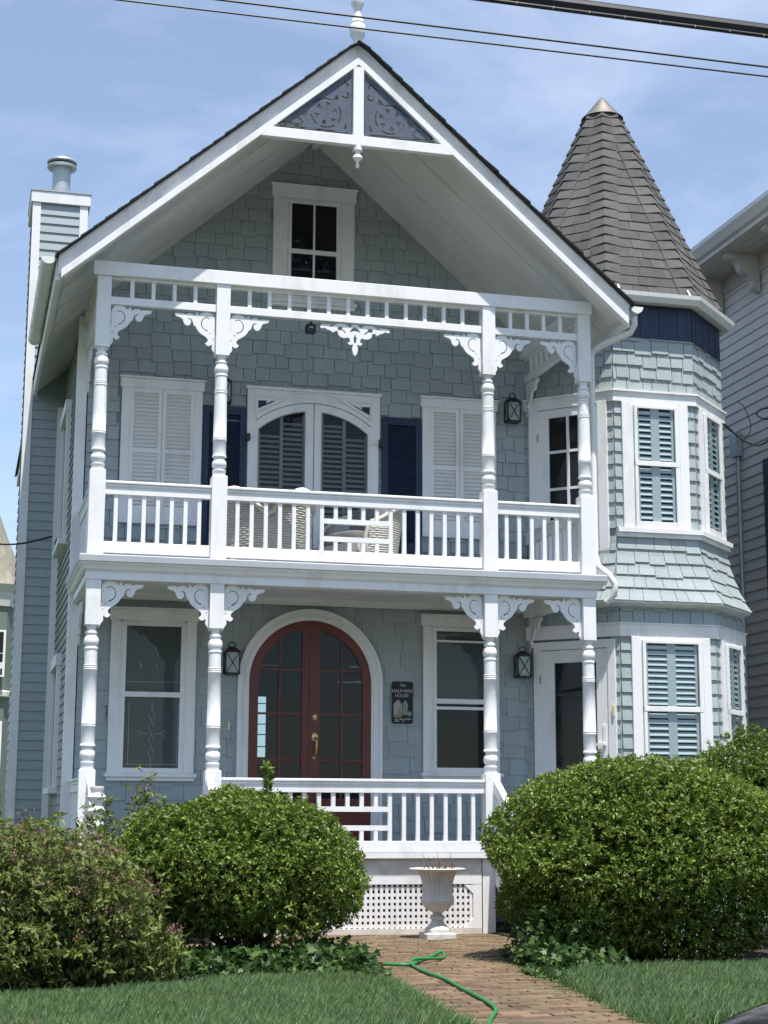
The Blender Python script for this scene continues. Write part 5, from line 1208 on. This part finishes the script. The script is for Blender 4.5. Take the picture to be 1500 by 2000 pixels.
# tower house far left
th = thing('tower_house', 'far sage green house with pale slate turret roof left of the chimney', 'house', (-1.9, 38, 0))
D_ = 38; tx = -.95
MB().lathe([(1.75, 8.55), (1.55, 8.9), (1.0, 10.2), (.28, 12.1), (.22, 12.2), (.10, 12.25), (.02, 12.7)], (tx, D_, 0), 8).build('turret_roof', 'nroof', th)
MB().lathe([(1.55, 7.85), (1.60, 8.3), (1.72, 8.5), (1.75, 8.55)], (tx, D_, 0), 8).build('cornice', 'ntrim', th); MB().lathe([(1.48, 0), (1.48, 7.85)], (tx, D_, 0), 8).build('turret_wall', 'ngreen', th)
MB().box(-6, 0.1, D_+1.2, D_+8, 0, 7).build('wall', 'ngreen', th)
for u, z in ((-.1, 6.3), (-1.0, 6.3), (-.1, 3.4)):
    w_ = MB().box(tx+u+.72, tx+u+1.12, D_-1.42, D_-1.36, z-.75, z+.75).build('window', 'white', th); MB().box(tx+u+.79, tx+u+1.05, D_-1.43, D_-1.41, z+.02, z+.68).build('pane', 'dark', w_); MB().box(tx+u+.79, tx+u+1.05, D_-1.43, D_-1.41, z-.68, z-.02).build('pane', 'dark', w_)
MB().lathe([(1.5, 4.9), (1.62, 4.95), (1.62, 5.1), (1.5, 5.15)], (tx, D_, 0), 8).build('belt_course', 'ntrim', th)
# small blue outbuilding and picket fence in front of it
ob = thing('garden_shed', 'low dark blue outbuilding with a barred window at the left edge', 'shed', (-1.6, 16, 0))
MB().poly([(-2.6, 0), (-.62, 0), (-.62, 3.95), (-1.5, 3.6), (-2.6, 3.2)], 0, 3, Frame((0, 16, 0), (1, 0, 0), (0, 1, 0))).build('wall', 'under', ob)
MB().poly([(-2.9, 3.1), (-.50, 4.05), (-.50, 4.17), (-2.9, 3.25)], -.2, 3.2, Frame((0, 16, 0), (1, 0, 0), (0, 1, 0))).build('roof', 'white', ob)
sw_ = MB().box(-1.25, -.70, 15.95, 16, 1.9, 3.15).build('window', 'whiteold', ob); MB().box(-1.19, -.76, 15.94, 15.96, 1.97, 3.08).build('pane', 'dark', sw_)
for x in (-1.05, -.9): MB().box(x-.012, x+.012, 15.92, 15.94, 1.97, 3.08).build('muntin', 'whiteold', sw_)
MB().box(-1.19, -.76, 15.92, 15.94, 2.5, 2.53).build('muntin', 'whiteold', sw_)
fn = thing('picket_fence', 'weathered wooden picket fence beside the chimney base', 'fence', (-1.1, 7.5, 0))
pm = MB().poly([(-.055, 0), (.055, 0), (.055, 1.55), (.0, 1.64), (-.055, 1.55)], 0, .02, Frame((0, 7.5, 0), (1, 0, 0), (0, 1, 0))).mesh('picket')
copies('picket', pm, 'fence', fn, [(-2.2+.125*i, 0, 0) for i in range(13)])
for z in (.4, 1.2): MB().box(-2.3, -.62, 7.52, 7.56, z, z+.08).build('rail', 'fence', fn)
# service wire to the left wall
lw_ = thing('service_wire', 'thin black wire running from the left edge to the house side wall', 'wire', (-1, 4, 4.6))
MB().tube(cat([(-2.6, 4.0, 5.05), (-1.2, 4.2, 4.70), (-.7, 4.3, 4.66), (-.22, 4.4, 4.80)]), .012, 6).build('wire', 'rubber', lw_)
MB().tube([(-.13, 4.4, 4.85), (-.17, 4.4, 4.72), (-.15, 4.4, 4.55)], .014, 6).build('hook', 'rubber', lw_)

# ================================================================== overhead lines
def span(z0, z1, r, label, y=-10.0, n=25, name='power_line', sag=.0):
    z0, z1, r = 1.231+(z0-1.231)*.876, 1.231+(z1-1.231)*.876, r*.876
    t = thing(name, label, 'cable', (1.2, y, z0))
    P = [(x, y, z0+(z1-z0)*(x+.64)/3.74+.004*(abs(x-1.2))**2*sag) for x in np.linspace(-26, 28, 61)]
    MB().tube(P, r, 8).build('conductor', 'rubber', t, smooth=True); return t, P
span(5.451, 5.481, .0052, 'lower of the two thin black wires crossing the sky'); span(5.521-.0, 5.539, .0058, 'upper of the two thin black wires crossing the sky')
tb, P = span(5.752, 5.762, .040, 'thick black bundled cable across the top right corner', name='cable_bundle')
MB().tube([(x, y-.02, z-.037) for x, y, z in P], .0105, 8).build('messenger', 'rubber', tb, smooth=True); MB().tube([(x, y+.01, z+.04) for x, y, z in P], .008, 6).build('strand', 'rubber', tb, smooth=True)
for x in np.arange(-3, 8, .19):
    MB().tube([(x+.045*q/6, -10+.046*math.cos(R(180+30*q)), 5.196+.05*math.sin(R(-90+30*q))) for q in range(7)], .0022, 4).build('lashing_wire', 'galv', tb)

# ================================================================== parked car (only its bonnet corner shows)
ca = thing('parked_car', 'black parked car, only its bonnet corner in view at bottom right', 'car', (3.1, -12.75, -.37))
x0c, ycc, zg = .92, -12.75, -.39
secs = [(0, .55, .70, .80), (.06, .42, .90, .88), (.25, .30, 1.06, .90), (.7, .26, 1.13, .92), (1.25, .25, 1.15, .93), (2.2, .25, 1.16, .94), (3.4, .25, 1.15, .93), (4.2, .30, 1.10, .90), (4.5, .42, .85, .84)]
def car_ring(x, zb, zt, hw): return [(x0c+x, ycc+s*hw*f, zg+zb+(zt-zb)*g) for s, f, g in ((-1, .92, 0), (-1, 1, .25), (-1, 1, .6), (-1, .95, .85), (-1, .80, .97), (-1, .4, 1.0), (1, .4, 1.0), (1, .80, .97), (1, .95, .85), (1, 1, .6), (1, 1, .25), (1, .92, 0))]
cm_ = MB(); rings = [car_ring(*s) for s in secs]; n = 12
for r_ in rings: cm_.v += r_
cm_.f = [(i*n+k, i*n+(k+1) % n, (i+1)*n+(k+1) % n, (i+1)*n+k) for i in range(len(rings)-1) for k in range(n)]+[tuple(range(n)), tuple(range((len(rings)-1)*n, len(rings)*n))]
bo = cm_.build('body', 'carp', ca, smooth=True); sb_ = bo.modifiers.new('s', 'SUBSURF'); sb_.levels = 2; sb_.render_levels = 2
gm_ = MB(); gs_ = [(1.15, 1.12, .80), (1.75, 1.58, .64), (2.3, 1.66, .62), (3.3, 1.62, .62), (4.1, 1.12, .76)]
for x, z, hw in gs_: gm_.v += [(x0c+x, ycc-hw-.08, zg+1.10), (x0c+x, ycc-hw, zg+z), (x0c+x, ycc+hw, zg+z), (x0c+x, ycc+hw+.08, zg+1.10)]
gm_.f = [(i*4+k, i*4+k+1, (i+1)*4+k+1, (i+1)*4+k) for i in range(4) for k in range(3)]
gm_.build('greenhouse_glass', 'carg', ca); MB().box(x0c+1.8, x0c+3.35, ycc-.58, ycc+.58, zg+1.645, zg+1.68).build('roof', 'carp', ca, bevel=.02)
for x in (.85, 3.65):
    for s in (-1, 1):
        w_ = MB(); wf = lambda r, d: [(x0c+x+r*math.cos(2*math.pi*k/24), ycc+s*d, zg+.33+r*math.sin(2*math.pi*k/24)) for k in range(24)]
        w_.v = wf(.33, .70)+wf(.33, .90)+wf(.22, .905); w_.f = [(i*24+k, i*24+(k+1) % 24, (i+1)*24+(k+1) % 24, (i+1)*24+k) for i in range(2) for k in range(24)]+[tuple(range(24))]
        w2 = w_.build('wheel', 'tyre', ca); q = MB(); q.v = wf(.21, .89)+wf(.06, .905); q.f = [(k, (k+1) % 24, (k+1) % 24+24, k+24) for k in range(24)]+[tuple(range(24, 48))]; q.build('rim', 'alloy', w2)
for s in (-1, 1): MB().hexa([(x0c+x, ycc+s*y, zg+z) for z in (.70, .84) for y in (.5, .82) for x in (.03, .16)]).build('headlight', 'plast', ca)
